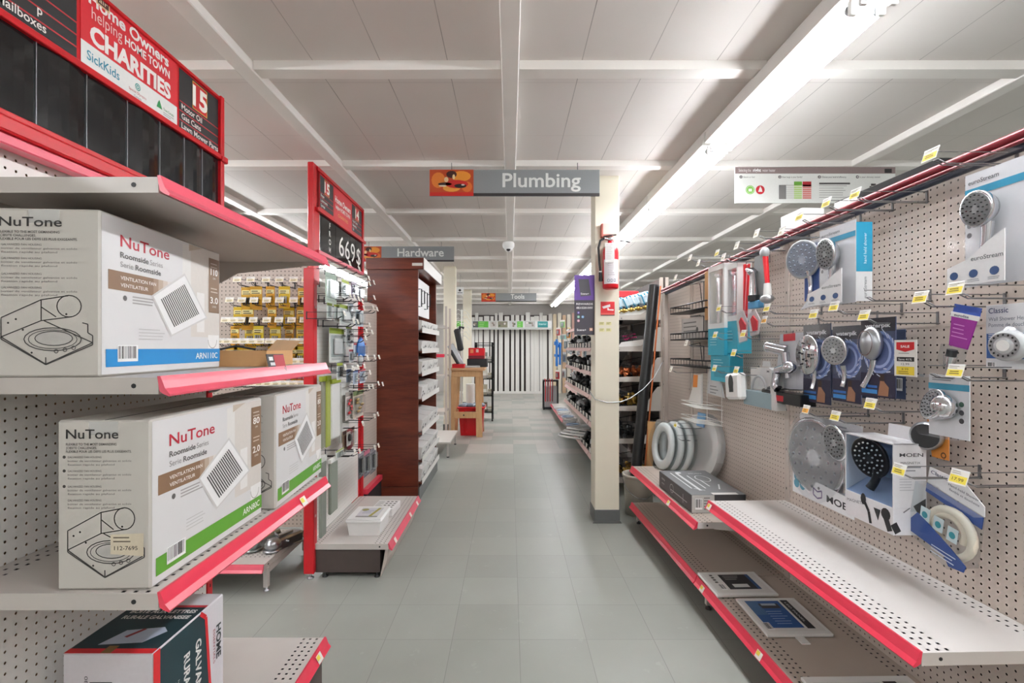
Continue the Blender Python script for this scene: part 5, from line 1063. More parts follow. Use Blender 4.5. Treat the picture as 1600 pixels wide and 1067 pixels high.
# black wire racks with grey printed cartons behind
for i, (z0, z1, lab) in enumerate(((436, 486, 'topmost black wire rack on the far end pegboard'), (487, 530, 'middle black wire rack holding a grey printed carton'), (531, 572, 'lowest black wire rack on the far end pegboard'))):
    r, w, h = rprod('wire_rack', lab, 'rack', 1046, 1100, z0, z1, .16)
    g = G()
    for zz in (.0, .045):
        g.tube([(-w/2, .15, zz), (-w/2, 0, zz), (w/2, 0, zz), (w/2, .15, zz)], .005, 'black_wire', 5)
    n = 12
    for k in range(n + 1): x = -w/2 + w*k/n; g.tube([(x, .15, 0), (x, 0, 0), (x, 0, .045)], .0024, 'black_wire', 4)
    g.box(-w/2, w/2, 0, .15, -.003, .003, 'black_wire'); g.out('basket', r); g = G(); g.tube([(-w*.1, .14, .0), (-w*.1, .12, h*.9), (w*.1, .0, h*.8), (w*.45, .0, h*.75), (w*.45, .0, .04)], .003, 'black_wire', 5); g.out('hanger', r)
r, w, h = rprod('grey_carton', 'pale grey printed carton resting in the middle black wire rack', 'carton', 1064, 1100, 496, 529, .12)
g = G(); g.box(-w/2, w/2, 0, .05, 0.003, h, '#bdbab7', .002); g.lines(-w*.4, h*.8, w*.7, 3, h*.2, '#6a6866', -.0008, h*.06); g.disc(w*.2, h*.4, h*.14, -.001, '#3a3938', 10); g.out('box', r)
# wrapped toilet seats
def seat(lab, px, py, d, s, yaw, pitch):
    p = W(px, py, d); r = thing('toilet_seat', lab, 'toilet seat', (p.x, p.y, p.z), yaw, None, pitch)
    g = G(); n = 28
    for (rx, rz, ri, t) in ((.2, .205, .62, .026),):
        vs = []; fs = []
        for k, (q, y) in enumerate(((1, 0), (1.0, -t*.6), (.93, -t), (ri + .06, -t), (ri, -t*.6), (ri, 0))):
            for i in range(n): a = 2*PI*i/n; vs.append((s*rx*q*math.cos(a), y, s*(rz + rz*q*math.sin(a))))
        for k in range(6):
            for i in range(n): j = (i+1) % n; k2 = (k+1) % 6; fs.append((k*n+i, k*n+j, k2*n+j, k2*n+i))
        g.add(vs, fs, 'plastic_white', True)
    g.out('ring', r)
    g = G(); g.prism([(x*1.0, z) for x, z in arc(0, s*.205, s*.225, s*.215, n=22)[:-1]], -.04, .012, 'plastic_film' if s > .95 else 'clear_bag'); g.out('wrapping', r)
    
    if s > .95: g = G(); g.box(-.05, .05, -.05, -.042, s*.33, s*.42, '#6f9cc4', .003); g.out('hinge_card', r)
    return r
for i, (n_, s_, q, lab) in enumerate(((.265, 3.69, .84, 'furthest out over the shelf, beside the cardboard tube'), (.215, 3.65, .87, 'second out from the far pegboard'), (.165, 3.61, .90, 'third out from the far pegboard'), (.08, 3.43, 1.06, 'flat against the far pegboard under the bare hook'))):
    p = ron(s_, n_, .427)
    seat('shrink-wrapped white toilet seat, ' + lab, VPX + p.x/p.y*FPX, VPY - (p.z - CAM_H)/p.y*FPX, p.y, q, YAW_R + R(6), R(-7))
# grey carton on the lower raised shelf
p = Vector((.985, 2.70, .4255)); r = thing('fixture_carton', 'flat dark grey carton with white line drawings on the raised shelf', 'carton', p, R(1.7))
w, L_, h = .30, .53, .10
g = G(); g.box(0, w, 0, L_, 0, h, '#6d6e70', .002)
g.M = FACE_T(h + .0006); c = '#d5d6d8'
for pts, t in (([(.05, .47), (.05, .12)], .008), ([(.085, .46), (.085, .08)], .016), ([(.13, .4), (.13, .12)], .008), ([(.17, .16), (.17, .30)], .008), ([(.06, .12), (.11, .08)], .006), ([(.2, .1), (.24, .2)], .008)): stroke(g, pts, t, c, 0)
stroke(g, arc(.2, .33, .04, .07, n=14), .006, c, 0); g.disc(.1, .47, .02, 0, c, 10); g.text('MOEN', .16, .44, .03, c, 0, .08)
g.M = FACE_L(-.0006); g.rect(-L_ + .002, -.002, .002, h - .002, 0, '#4d4c4d'); g.M = FACE_L(-.0012); stroke(g, [(-.32, .04), (-.06, .04)], .006, '#b9b8b9', 0); stroke(g, arc(-.3, .05, .03, .025, n=10), .004, '#b9b8b9', 0); stroke(g, [(-.12, .02), (-.12, .07)], .006, '#b9b8b9', 0); g.text('delta', -.48, .06, .022, '#cfcfcf', 0, .06); g.text('series', -.48, .035, .014, '#cfcfcf', 0, .05)
g.M = Matrix.Identity(4); g.rect(.002, w*.42, .002, h - .002, -.0006, '#c5c2bf'); g.rect(w*.42, w - .002, .002, h - .002, -.0006, '#3f3e40'); g.barcode(.02, .06, .02, .08, -.0012, 8); g.lines(.068, .085, .045, 5, .015, '#7d7a77', -.0012, .006); g.M = FACE_T(h + .0006); g.rect(.12, .26, .0, .035, 0, '#dcd9d5'); g.out('box', r)
# led panels on the base shelf
def led(lab, x, y, w, l, pitch, yaw, kind):
    r = thing('flat_panel_light', lab, 'panel light', (x, y, .1525), yaw, 'panel lights on the low shelf', pitch)
    g = G(); g.box(0, w, 0, l, .0, .012, 'plastic_white', .002); g.M = FACE_T(.0126); g.rect(w*.06, w*.94, l*.08, l*.92, 0, '#e6e5e2'); g.out('frame', r)
    g = G(); g.M = FACE_T(.0132); y_ = 0
    if kind == 0: g.rect(w*.30, w*.82, l*.22, l*.86, 0, '#2c2b2d'); g.rect(w*.76, w*.82, l*.22, l*.86, -.0004, '#3c5a8a'); g.rect(w*.4, w*.66, l*.3, l*.44, -.0004, '#d9d9d7'); g.lines(w*.36, l*.8, w*.3, 3, l*.07, '#8d8c8a', -.0004); g.barcode(w*.16, w*.26, l*.2, l*.45, 0, 8); [g.rect(w*.15, w*.2, l*(.5 + .1*i), l*(.56 + .1*i), 0, '#55534f') for i in range(4)]
    else: g.rect(w*.10, w*.66, l*.16, l*.9, 0, '#2f5a9a'); g.rect(w*.7, w*.82, l*.14, l*.92, 0, '#2b2a2e'); g.rect(w*.1, w*.3, l*.5, l*.9, -.0004, '#4a6f9c'); g.rect(w*.28, w*.6, l*.68, l*.82, -.0004, '#3a3a3e'); g.rect(w*.32, w*.56, l*.76, l*.82, -.0006, '#a9b3bd'); g.lines(w*.3, l*.6, w*.3, 6, l*.065, '#9fb6da', -.0004, l*.015); g.text('LED PANEL', w*.74, l*.85, w*.05, '#e4e4e4', -.0006, l*.55, a=R(-90)); g.barcode(w*.08, w*.18, l*.1, l*.3, -.0005, 8)
    g.out('printed_insert', r)
    if kind == 1: g = G(); g.box(w*.42, w*.55, -.045, .002, -.004, .003, 'plastic_white', .001); g.out('tab', r)
    return r
led('small white panel light with a black insert, furthest along the low shelf', .97, 2.33, .295, .225, R(1.5), R(2), 0)
led('white panel light with a blue insert, in the middle of the low shelf', 1.04, 2.01, .272, .275, R(2), R(1), 1)
led('white panel light with a blue insert at the photograph bottom edge', 1.025, 1.36, .38, .385, R(1), R(1), 2)
# loose things lying on top of the run
r = thing('black_carton', 'black carton with a white end lying on top of the pegboard run', 'carton', ron(1.9, -.004, 1.8825), YAW_R); g = G(); g.box(-.30, .22, -.0, .14, 0, .085, 'black_plastic', .002); g.rect(-.30, -.16, .004, .08, -.0006, '#dcdad7'); g.out('box', r)
r = thing('white_carton', 'plain white carton lying on top of the pegboard run', 'carton', ron(2.5, -.0, 1.8825), YAW_R); g = G(); g.box(-.09, .09, -.01, .1, 0, .12, '#dedddb', .002); g.out('box', r)
r = thing('striped_roll', 'blue striped roll lying on top of the pegboard run', 'roll', ron(2.95, -.06, 1.89), YAW_R); g = G(); g.cyl((-.14, .02, .0), (.14, .02, .0), .035, '#3a4a7a', 14); [g.cyl((x, .02, 0), (x + .02, .02, 0), .0355, '#dfe0e4', 14) for x in (-.1, -.04, .02, .08)]; g.out('roll', r)
# ---------------------------------------------------------------- near column : extinguisher, signs, wire
cf = 3.76
def cpt(px, py, d=cf): return W(px, py, d)
r = thing('fire_extinguisher', 'red fire extinguisher with white label hanging on the cream column', 'fire extinguisher', cpt(954, 452, cf - .075), R(-6))
g = G(); Rr = .058
g.lathe([(.04, .0), (Rr - .004, .004), (Rr, .015), (Rr, .27), (Rr*.93, .295), (Rr*.62, .325), (.022, .338), (.02, .36)], 'red', 24); g.out('cylinder', r)
g = G(); n = 14
for i in range(n):
    a0 = R(-150 + 120*i/n); a1 = R(-150 + 120*(i+1)/n); q = Rr + .0007; g.add([(q*math.cos(a0), q*math.sin(a0), .035), (q*math.cos(a1), q*math.sin(a1), .035), (q*math.cos(a1), q*math.sin(a1), .215), (q*math.cos(a0), q*math.sin(a0), .215)], [(0, 1, 2, 3)], '#e4dfe2')
for x in (-.026, -.004, .018): stroke(g, [(x, .05), (x + .012, .05), (x + .012, .068), (x, .068), (x, .05)], .003, '#4a5a72', -Rr - .0016)
g.lines(-.025, .2, .05, 8, .014, '#a9a0a6', -Rr - .0014, .004); g.out('label_print', r)
g = G(); g.cyl((0, 0, .355), (0, 0, .385), .018, 'chrome', 14); g.cyl((0, 0, .37), (-.045, -.005, .378), .011, 'chrome', 10); g.ell((.0, -.02, .37), (.016, .008, .016), 'chrome', 12, 6); g.out('valve', r)
g = G(); g.box(-.012, .085, -.01, .01, .392, .400, 'soft_black', .003, rot(R(-6), 'Y')); g.box(.0, .08, -.009, .009, .362, .369, 'soft_black', .003, rot(R(10), 'Y')); g.out('handle', r)
g = G(); g.tube([(-.045, -.005, .378), (-.075, -.005, .36), (-.088, -.004, .31), (-.082, 0, .2), (-.074, 0, .13)], .0085, 'soft_black', 8); g.out('hose', r); g = G(); g.cyl((-.074, 0, .13), (-.072, 0, .06), .012, 'soft_black', 10, .015); g.cyl((-.074, 0, .128), (-.074, 0, .135), .013, 'plastic_white', 10); g.out('nozzle', r)
g = G(); g.box(-.045, .022, -Rr - .006, -Rr - .004, .19, .33, '#e6e4e2', .001); g.lines(-.038, .32, .05, 9, .013, '#b9a9a9', -Rr - .0066, .003); g.out('inspection_tag', r)
g = G(); g.box(-.012, .012, .04, .075, .28, .36, 'satin_metal', .002); g.out('wall_bracket', r)
r = thing('alarm_box', 'small pale red alarm box above the fire extinguisher', 'alarm', cpt(949, 370, cf - .045), 0)
g = G(); g.box(-.045, .045, -.0, .0448, 0, .10, '#cf6f62', .004); g.out('body', r); g = G(); g.box(-.032, .045, -.003, -.0003, .018, .10, '#e5cfc6', .001); g.out('cover', r)
r = thing('camera_notice', 'red sticker with a white surveillance camera on the cream column', 'sign', cpt(949.5, 493, cf - .003), 0)
w = .105
g = G(); g.box(-w/2, w/2, 0, .0025, 0, w, '#cb1420'); y = -.0006; g.rect(-w/2, w/2, 0, .006, y, '#2c2224'); g.rect(-w/2, w/2, .006, .02, y, '#d9594f')
g.poly([(-.043, y, .068), (.018, y, .086), (.02, y, .066), (-.032, y, .052)], '#f2eceb'); g.poly([(-.004, y, .055), (.006, y, .06), (.012, y, .048), (.045, y, .048), (.045, y, .036), (-.002, y, .04)], '#f2eceb'); g.out('sticker', r)
for i, (x, z) in enumerate(((940, 505), (951, 505), (940.5, 515), (951, 515))):
    r = thing('price_sticker', '%s yellow price sticker of four under the camera notice' % ('upper first', 'upper second', 'lower first', 'lower second')[i], 'sticker', cpt(x, z + 3, cf - .002), 0); g = G(); g.box(-.02, .02, 0, .0015, 0, .024, '#e7dfa8'); g.lines(-.016, .021, .032, 2, .009, '#8f8a4a', -.0006, .004); g.out('sticker', r)
r = thing('rewards_sign', 'purple and grey rewards sign hanging beside the cream column', 'sign', cpt(897.5, 523, cf + .03), 0)
w, h = .155, .455
g = G(); g.box(0, w, 0, .006, 0, h, '#4a4650', .001); y = -.0006; g.rect(0, w, h*.58, h, y, '#6d4aa3'); g.poly([(w*.2, y - .0004, h*.93), (w*.70, y - .0004, h*.93), (w*.82, y - .0004, h*.66), (w*.3, y - .0004, h*.64)], '#55535a')
g.text('Scene+', w*.31, h*.672, h*.045, '#ece9ee', y - .001, w*.4, bold=.02); g.text('REWARDS', w*.09, h*.5, h*.046, '#f0eef0', y, w*.82, bold=.02); g.text('ARE A SCAN AWAY', w*.09, h*.435, h*.05, '#f0eef0', y, w*.82, bold=.03)
for x, z, c in ((.2, .37, '#6d57b0'), (.2, .30, '#8fc9b4'), (.41, .30, '#7fb2dc'), (.2, .235, '#dba3b4')): g.disc(w*x, h*z, w*.068, y, c, 14); g.disc(w*x, h*z, w*.025, y - .0005, '#f0eef0', 8)
g.text('Scene+', w*.12, h*.065, h*.05, '#f0eef0', y, w*.46, bold=.02); g.rect(w*.74, w*.9, h*.065, h*.115, y, '#d9a48c'); g.rect(w*.78, w*.86, h*.075, h*.105, y - .0005, '#f0e0d4'); g.out('board', r)
g = G(); g.box(w - .004, w + .02, .006, .012, h*.4, h*.45, 'satin_metal'); g.out('wall_bracket', r)
r = thing('steel_wire', 'thin grey steel wire looped round the cream column towards the pegboard', 'wire', (0, 0, 0))
pts = [W(922, 612, cf - .012), W(930, 624, cf - .012), W(950, 629, cf - .012), W(970, 628, cf + .0), W(985, 622, 3.8), W(1005, 608, 3.86), W(1022, 590, 3.9), W(1035, 566, 3.95)]
g = G(); g.tube([tuple(p) for p in pts], .0035, 'satin_metal', 6); g.out('wire', r)
# ---- bucket with pipes
bx, by = 1.03, 3.98
r = thing('bucket', 'beige plastic bucket standing behind the cream column holding long pipes', 'bucket', (bx, by, 0))
g = G(); g.lathe([(.10, .004), (.105, 0), (.118, .28), (.124, .30), (.13, .30), (.13, .32), (.122, .32), (.114, .30), (.10, .012), (.001, .012)], 'bucket_beige', 28); g.out('body', r)
g = G(); g.tube([(.127*math.cos(R(a)), .127*math.sin(R(a)), .27 - .12*math.sin(R(a + 180)) if True else 0) for a in range(-180, 1, 15)], .003, 'wire', 6); g.out('bail', r)
def pipe(nm, lab, a, b, r_, m, hollow=True):
    o = thing(nm, lab, 'pipe', a); A_, B_ = Vector((0, 0, 0)), Vector(b) - Vector(a); g = G(); g.tube([tuple(A_), tuple(A_.lerp(B_, .5)), tuple(B_)], r_, m, 18); dv = B_.normalized()
    if hollow: g.tube([tuple(B_), tuple(B_ + dv*.001)], r_*.86, 'soft_black', 18)
    g.out('pipe', o); return o
t1 = W(1022, 446, 4.15); pipe('black_pipe', 'long fat black plastic pipe leaning out of the beige bucket', (.978, 3.985, .014), tuple(t1), .043, 'black_plastic')
t2 = W(1032, 447, 4.10); pipe('copper_pipe', 'thin copper pipe leaning beside the fat black pipe', (1.035, 3.93, .014), tuple(t2), .007, 'copper')
t3 = W(1018, 658, 4.0); pipe('cardboard_tube', 'brown cardboard tube standing in the beige bucket', (1.085, 3.975, .014), tuple(t3), .032, 'kraft')
# ---------------------------------------------------------------- the long far run of bins beyond the column
def fpt(s, n, z): return Vector((1.36 - n, s, z))
frx = 1.36
def fbay(lab, s0, s1, levels, seedv, H=1.95):
    r = thing('bin_shelving', lab, 'shelving', (frx, (s0+s1)/2, 0), -PI/2); w = s1 - s0
    g = G(); g.box(-w/2, w/2, 0, .02, .05, H, 'taupe_dark'); g.out('back_panel', r); upright(r, w/2 - .026, H, 'taupe', .05, dy=(-.02, .05)); upright(r, -w/2 + .026, H, 'taupe', .05, dy=(-.02, .05))
    for z, D in levels: shelf(r, w, D, z, 'shelf_grey', 'shelf_grey', '#d3b0ab', .028, brackets=False)
    for z, D in levels[1:]:
        for e in (-w/2 + .006, w/2 - .01):
            g = G(); g.prism([(0.002, z - .03), (0.002, z + .19), (.05, z + .185), (.09, z + .13), (.13, z + .06), (.2, z + .02), (D - .01, z + .01), (D - .01, z - .03)], 0, .004, 'shelf_grey', tr(e + .002, 0, 0) @ rot(-PI/2)); g.out('end_divider', r)
    return r
LV = [(.15, .47), (.50, .47), (.79, .46), (1.05, .45), (1.32, .44), (1.60, .42)]
fb1 = fbay('first bay of grey bin shelving beyond the column, ends towards the leaning pipe', 4.42, 5.60, LV, 1)
fb2 = fbay('second bay of grey bin shelving beyond the column', 5.62, 6.82, LV, 2)
fb3 = fbay('third bay of grey bin shelving beyond the column', 6.84, 8.04, LV, 3)
fb4 = thing('gondola_shelving', 'far taupe pegboard gondola hung with bright goods near the back of the aisle', 'shelving', (frx, 9.25, 0), -PI/2)
back(fb4, -1.2, 1.2, .1, 1.85, 'peg_taupe', 'peg_dark'); upright(fb4, 1.2, 1.85, 'taupe'); upright(fb4, -1.2, 1.85, 'taupe'); shelf(fb4, 2.4, .5, .15, 'shelf_grey', 'shelf_grey', 'pink_rail', .03, brackets=False); shelf(fb4, 2.4, .2, .55, 'shelf_taupe', 'taupe', '#d3b0ab', .03)
# wire baskets with fittings at the end that shows past the column
def wire_basket(lab, loc, rz, w, d, h, m='black_wire', ry=0):
    r = thing('wire_basket', lab, 'basket', loc, rz, None, 0, ry); g = G()
    for z, k in ((.003, .92), (h*.5, .96), (h, 1.0)):
        hh = h if z == h else z
        pts = [(-w/2*k, -d*k, z*(.55 if z == h else 1)), (w/2*k, -d*k, z*(.55 if z == h else 1)), (w/2*k, 0, z), (-w/2*k, 0, z)]; g.tube(pts, .0035 if z > .01 else .002, m, 5, True)
    n = 14
    for i in range(n + 1):
        x = -w/2 + w*i/n; g.tube([(x, -d, h*.55), (x*.92, -d*.92, .003), (x*.92, 0, .003), (x, 0, h)], .0014, m, 4)
    for i in range(1, 8):
        y = -d*i/8; g.tube([(-w/2, y, h*(1 - .45*i/8)), (-w/2*.92, y*.92, .003), (w/2*.92, y*.92, .003), (w/2, y, h*(1 - .45*i/8))], .0014, m, 4)
    g.out('basket', r); return r
def elbow(m, r_=.014):
    g = G(); P = [(-.03, 0, 0), (-.008, 0, 0), (.004, 0, .006), (.01, 0, .018), (.01, 0, .04)]; g.tube(P, [r_*1.15, r_*1.0, r_, r_, r_*1.15], m, 10); return g
def tee(m, r_=.013):
    g = G(); g.tube([(-.03, 0, 0), (-.012, 0, 0), (.012, 0, 0), (.03, 0, 0)], [r_*1.15, r_, r_, r_*1.15], m, 10); g.tube([(0, 0, 0), (0, 0, .03)], [r_, r_*1.15], m, 10); return g
fit_src = {}
def fill(kind, m, lab, group, cx, cy, z, wx, wy, n, sd, hz=.05, sc=1.15):
    random.seed(sd)
    for i in range(n):
        k = (kind, m); loc = (cx + random.uniform(-wx, wx), cy + random.uniform(-wy, wy), z + .016 + random.random()*hz)
        if k not in fit_src:
            o = (elbow(m) if kind == 'elbow' else tee(m)).out('pipe_fitting', None, lab, 'pipe fitting', loc, 0, group); fit_src[k] = o
        else:
            o = fit_src[k].copy(); COL.objects.link(o); o.location = loc; o['label'] = lab; o['group'] = group
        o.rotation_euler = (random.uniform(0, 6), random.uniform(0, 6), random.uniform(0, 6)); o.scale = (sc, sc, sc)
BK = [(1.056, 'black wire basket of copper fittings, third shelf below the top at the bin shelving end', 'copper', 'elbow', 'copper pipe fitting in the black wire basket of coppers', 'copper fittings'),
      (.796, 'black wire basket of brass fittings on the shelf below the coppers', 'brass', 'tee', 'brass pipe fitting in the basket below the coppers', 'brass fittings'),
      (.506, 'black wire basket of dark fittings on the second lowest shelf', 'soft_black', 'elbow', 'black pipe fitting in the second lowest end basket', 'black fittings of the end basket'),
      (.157, 'black wire basket of mixed brass parts on the lowest shelf', 'brass', 'elbow', 'brass elbow in the lowest end basket', 'brass elbows')]
for k, (z, lab, m, kd, fl, gp) in enumerate(BK):
    wire_basket(lab, (frx - .015, 4.66, z), -PI/2, .38, .42, .19)
    fill(kd, m, fl, gp, frx - .23, 4.64, z + .006, .14, .13, 22, 40 + k)
r = thing('wire_basket', 'tilted white wire basket holding pink parts on the upper end shelf', 'basket', (frx - .40, 4.62, 1.36), -PI/2, None, 0, R(-10))
g = G()
for z in (.0, .05, .09): g.tube([(-.17, -.05, z), (.17, -.05, z), (.17, .14, z), (-.17, .14, z)], .003, 'dark_wire', 5, True)
for i in range(15): x = -.17 + .34*i/14; g.tube([(x, -.05, .09), (x, -.05, 0), (x, .14, 0), (x, .14, .09)], .002, 'dark_wire', 4)
g.out('basket', r)
random.seed(3)
for i in range(6):
    o = thing('pink_handle', 'small pink plastic handle in the tilted upper basket', 'handle', (frx - .30 + .04*(i % 3), 4.56 + .06*(i // 3), 1.40 + .01*i), random.uniform(0, 3), 'pink handles'); g = G(); g.tube([(-.025, 0, 0), (.025, 0, 0)], .007, '#c22f72', 8); g.tube([(0, -.02, 0), (0, .02, 0)], .006, '#c22f72', 8); g.out('handle', o)
for z, lab in ((1.32, 'white label board under the tilted basket'), (1.60, 'white label board under the blue striped bags')):
    r = thing('label_board', lab, 'board', (frx - .40, 4.47, z + .003), R(0)); g = G(); g.prism([(-.0, 0), (.34, .03), (.34, .09), (.04, .05)], -.006, 0, 'plastic_white'); g.out('board', r)
for i in range(6):
    r = thing('striped_bag', '%s blue and white striped bag along the top end shelf' % ORD[i], 'package', (frx - .40 + .065*i, 4.54 + .02*(i % 2), 1.66 + .016*i), R(10*i - 20), None, 0, R(-24))
    g = G(); g.box(-.055, .055, -.08, .08, 0, .10, '#cfe3ee', .02); [g.box(-.045 + .033*k, -.033 + .033*k, -.0806, .0806, .001, .1006, '#3fa2c9', .019) for k in range(3)]; g.out('bag', r)
    o = thing('brass_valve', '%s brass valve along the edge of the top end shelf' % ORD[i], 'valve', (frx - .405 + .065*i, 4.455, 1.645 + .01*i)); g = G(); g.ell((0, 0, 0), (.022, .018, .02), 'brass', 10, 6); g.cyl((-.03, 0, 0), (.03, 0, 0), .012, 'brass', 8); g.out('body', o); g = G(); g.cyl((0, 0, .01), (0, 0, .035), .008, 'soft_black', 8); g.out('stem', o)
r = thing('red_carton', 'flat red carton on top of the blue striped bags', 'carton', (frx - .25, 4.75, 1.80), R(8)); g = G(); g.box(-.10, .10, -.06, .06, 0, .06, '#cc2c33', .004); g.out('box', r)
# black fittings in bins along the aisle front, with white tags
def bin_box():
    r = thing('parts_bin', 'x', 'bin', (0, 0, 0), 0); g = G(); w, d, h = .2, .17, .12
    g.box(-w/2, w/2, -d, 0, 0, .004, 'black_plastic'); g.box(-w/2, w/2, -.004, 0, .004, h, 'black_plastic'); g.box(-w/2, w/2, -d, -d + .004, .004, h*.5, 'black_plastic')
    for e in (-w/2, w/2 - .004): g.prism([(0, .004), (0, h), (d*.5, h), (d, h*.5), (d, .004)], e, e + .004, 'black_plastic', rot(-PI/2) @ Matrix.Identity(4)) if False else g.box(e, e + .004, -d + .004, -.004, .004, h*.6, 'black_plastic')
    g.out('tray', r); g = G(); g.box(-.05, .05, -d - .003, -d, .008, h*.5, 'tag_white'); g.lines(-.04, h*.42, .07, 3, .012, '#8d8880', -d - .0036, .004); g.out('label_card', r); return r
bb = bin_box(); fst = True; bf = None
lvn = ['lowest', 'second', 'third', 'fourth', 'fifth', 'sixth']
grey = ('soft_black', 'plastic_grey', 'black_plastic')
for li, (z, D) in enumerate(LV):
    for bi in range(13):
        y = 4.80 + .245*bi
        if li == 0 and bi > 8: continue
        if li in (5,) and bi > 6: continue
        pos = (frx - D + .17, y, z + .002); o = bb if fst else dup(bb, pos); fst = False
        o.location = pos; o.rotation_euler = (0, 0, -PI/2); o['label'] = 'black parts bin, %s along the %s bin shelf from the floor' % (ORD[bi], lvn[li]); o['group'] = 'black parts bins'
        fm = 'soft_black' if (li + bi) % 4 else 'plastic_grey'
        fill('tee' if bi % 2 else 'elbow', fm, ('black' if fm == 'soft_black' else 'grey') + ' plastic pipe fitting heaped in an open parts bin', 'plastic fittings in the aisle bins', frx - D + .09, y, z + .008, .06, .08, 3, li*20 + bi, .09, 1.9)
# coiled grey tubing jutting out, bags along the low shelf, goods on the far pegboard
r = thing('tubing_coil', 'wide coil of white tubing jutting out over the aisle floor', 'coil', (.93, 6.35, .21), 0)
g = G()
for i, q in enumerate((.31, .275, .235, .20)): g.tube([(q*math.cos(R(a)), q*math.sin(R(a)), .03*i + .012*math.sin(R(a*2))) for a in range(0, 360, 15)], .012, 'plastic_white', 8, True)
g.out('coil', r)
g = G(); g.tube([(.16*math.cos(R(a)), .16*math.sin(R(a)), .03) for a in range(0, 360, 18)], .012, 'plastic_grey', 8, True); g.out('inner_coil', r)
random.seed(9)
for i in range(9):
    y = 6.95 + .28*i; r = thing('tubing_bag', '%s clear bag of pale tubing along the low far shelf' % ORD[i], 'package', (.93 + random.uniform(-.03, .03), y, .156), R(random.uniform(-20, 20)))
    g = G(); g.ell((0, 0, .05), (.14, .13, .05), 'thin_film', 12, 6); g.out('bag', r); g = G(); g.tube([(.09*math.cos(R(a)), .085*math.sin(R(a)), .05) for a in range(0, 360, 24)], .012, ('plastic_white', '#8fb4dc', 'plastic_grey')[i % 3], 6, True); g.out('tubing', r)
FG = [('blue_clamp', 'tall blue clamp hanging on the far pegboard', 'clamp', '#2f7fd0', 870, 530, 572, 11), ('blue_clamp', 'second blue clamp hanging close beside the tall blue one', 'clamp', '#2a6fc0', 875, 535, 570, 9),
      ('orange_pack', 'orange pack hanging high on the far pegboard', 'package', '#d98a2a', 888, 515, 528, 9), ('green_pack', 'pale green pack hanging high on the far pegboard', 'package', '#9cc98a', 879, 500, 512, 11), ('red_pack', 'red and white pack hanging high on the far pegboard', 'package', '#cf5a5a', 872, 512, 524, 9),
      ('red_pack', 'red box on the small far shelf under the blue clamps', 'package', '#c03038', 871, 578, 592, 9), ('white_pack', 'white pack between the red box and the column', 'package', '#d9dad8', 881, 576, 590, 9), ('white_pack', 'first white faucet pack in the middle of the far pegboard', 'package', '#d4d5d6', 893, 540, 552, 12), ('white_pack', 'second white faucet pack below the first on the far pegboard', 'package', '#cdd0d2', 895, 554, 566, 12),
      ('grey_pack', 'grey clear pack hanging under the orange pack', 'package', '#9ea4a4', 884, 530, 545, 9), ('grey_pack', 'grey pack hanging above the black bins on the far pegboard', 'package', '#8d9292', 905, 520, 534, 10), ('grey_pack', 'small grey pack near the white faucet packs', 'package', '#aab0b0', 882, 550, 566, 8), ('teal_pack', 'pale teal pack high beside the orange pack', 'package', '#a9d4c8', 880, 522, 530, 14)]
for nm, lab, cat, col, px, a, b, wpx in FG:
    X = frx - .22; d = X*FPX/(px - VPX); d = min(max(d, 8.15), 10.3); X = (px - VPX)/FPX*d
    lo = W(px, b, d); hi = W(px, a, d); w = wpx/FPX*d; h = hi.z - lo.z
    r = thing(nm, lab, cat, (lo.x, lo.y, lo.z), R(-55))
    if 'clamp' in nm: 
        g = G(); g.box(-w*.2, w*.2, -.015, .01, 0, h, 'blue_plastic', .005); g.box(-w*.5, w*.3, -.02, .012, h*.78, h*.92, 'blue_plastic', .005); g.out('bar', r); g = G(); g.box(-w*.45, w*.2, -.02, .012, h*.35, h*.45, 'blue_plastic', .004); g.out('jaw', r)
    else:
        g = G(); g.box(-w/2, w/2, 0, .006, 0, h, col, .002); g.rect(-w*.5, w*.5, h*.8, h, -.001, '#e4e2de'); g.out('card', r); g = G(); g.box(-w*.38, w*.38, -.03, -.002, h*.1, h*.75, 'clear_bag', .006); g.box(-w*.2, w*.2, -.02, -.006, h*.2, h*.65, 'satin_metal', .004); g.out('contents', r)
random.seed(77)
far_cols = ['#d5d6d6', '#9ea3a3', '#c2c6c8', '#5d6062', '#e1dfd9', '#b7a99a', '#8fa6b8', '#c9cdc4', '#d9b0a0', '#75797a']
for ri, (z, nm) in enumerate(((1.72, 'topmost'), (1.52, 'second'), (1.32, 'third'), (1.10, 'fourth'), (.88, 'lowest'))):
    for i in range(8):
        y = 8.2 + .27*i + random.uniform(-.05, .05); h = random.uniform(.10, .17); w = random.uniform(.08, .14)
        r = thing('hanging_pack', 'small carded pack, %s along the %s row of the far crowded pegboard' % (ORD[i], nm), 'package', (frx - random.uniform(.06, .2), y, z - h), -PI/2 + random.uniform(-.2, .5), 'packs on the far crowded pegboard')
        g = G(); c = random.choice(far_cols); g.box(-w/2, w/2, 0, .004, 0, h, c, .001); g.rect(-w/2, w/2, h*.8, h, -.0008, random.choice(('#e4e2de', '#4a8a5a', '#c0392f', '#3a6ea8', '#d9c27a'))); g.out('card', r)
        g = G(); m_ = random.choice(('chrome', 'plastic_white', 'soft_black', 'satin_metal')); g.tube([(-w*.2, -.02, h*.2), (0, -.025, h*.45), (w*.15, -.02, h*.65)], [.016, .012, .018], m_, 8); g.ell((w*.1, -.02, h*.3), (.022, .015, .02), m_, 8, 5); g.out('fitting', r)
r = thing('tool_stand', 'black stand with red pry bars at the far end of the aisle', 'stand', (.72, 10.6, 0))
g = G()
for x in (0, .30): g.box(x - .012, x + .012, -.012, .012, 0, .62, 'soft_black'); g.box(x - .012, x + .012, .25, .274, 0, .62, 'soft_black')
g.box(-.012, .312, -.012, .274, .6, .63, 'soft_black'); g.box(-.012, .312, -.012, .274, 0.02, .05, 'soft_black'); g.out('frame', r)
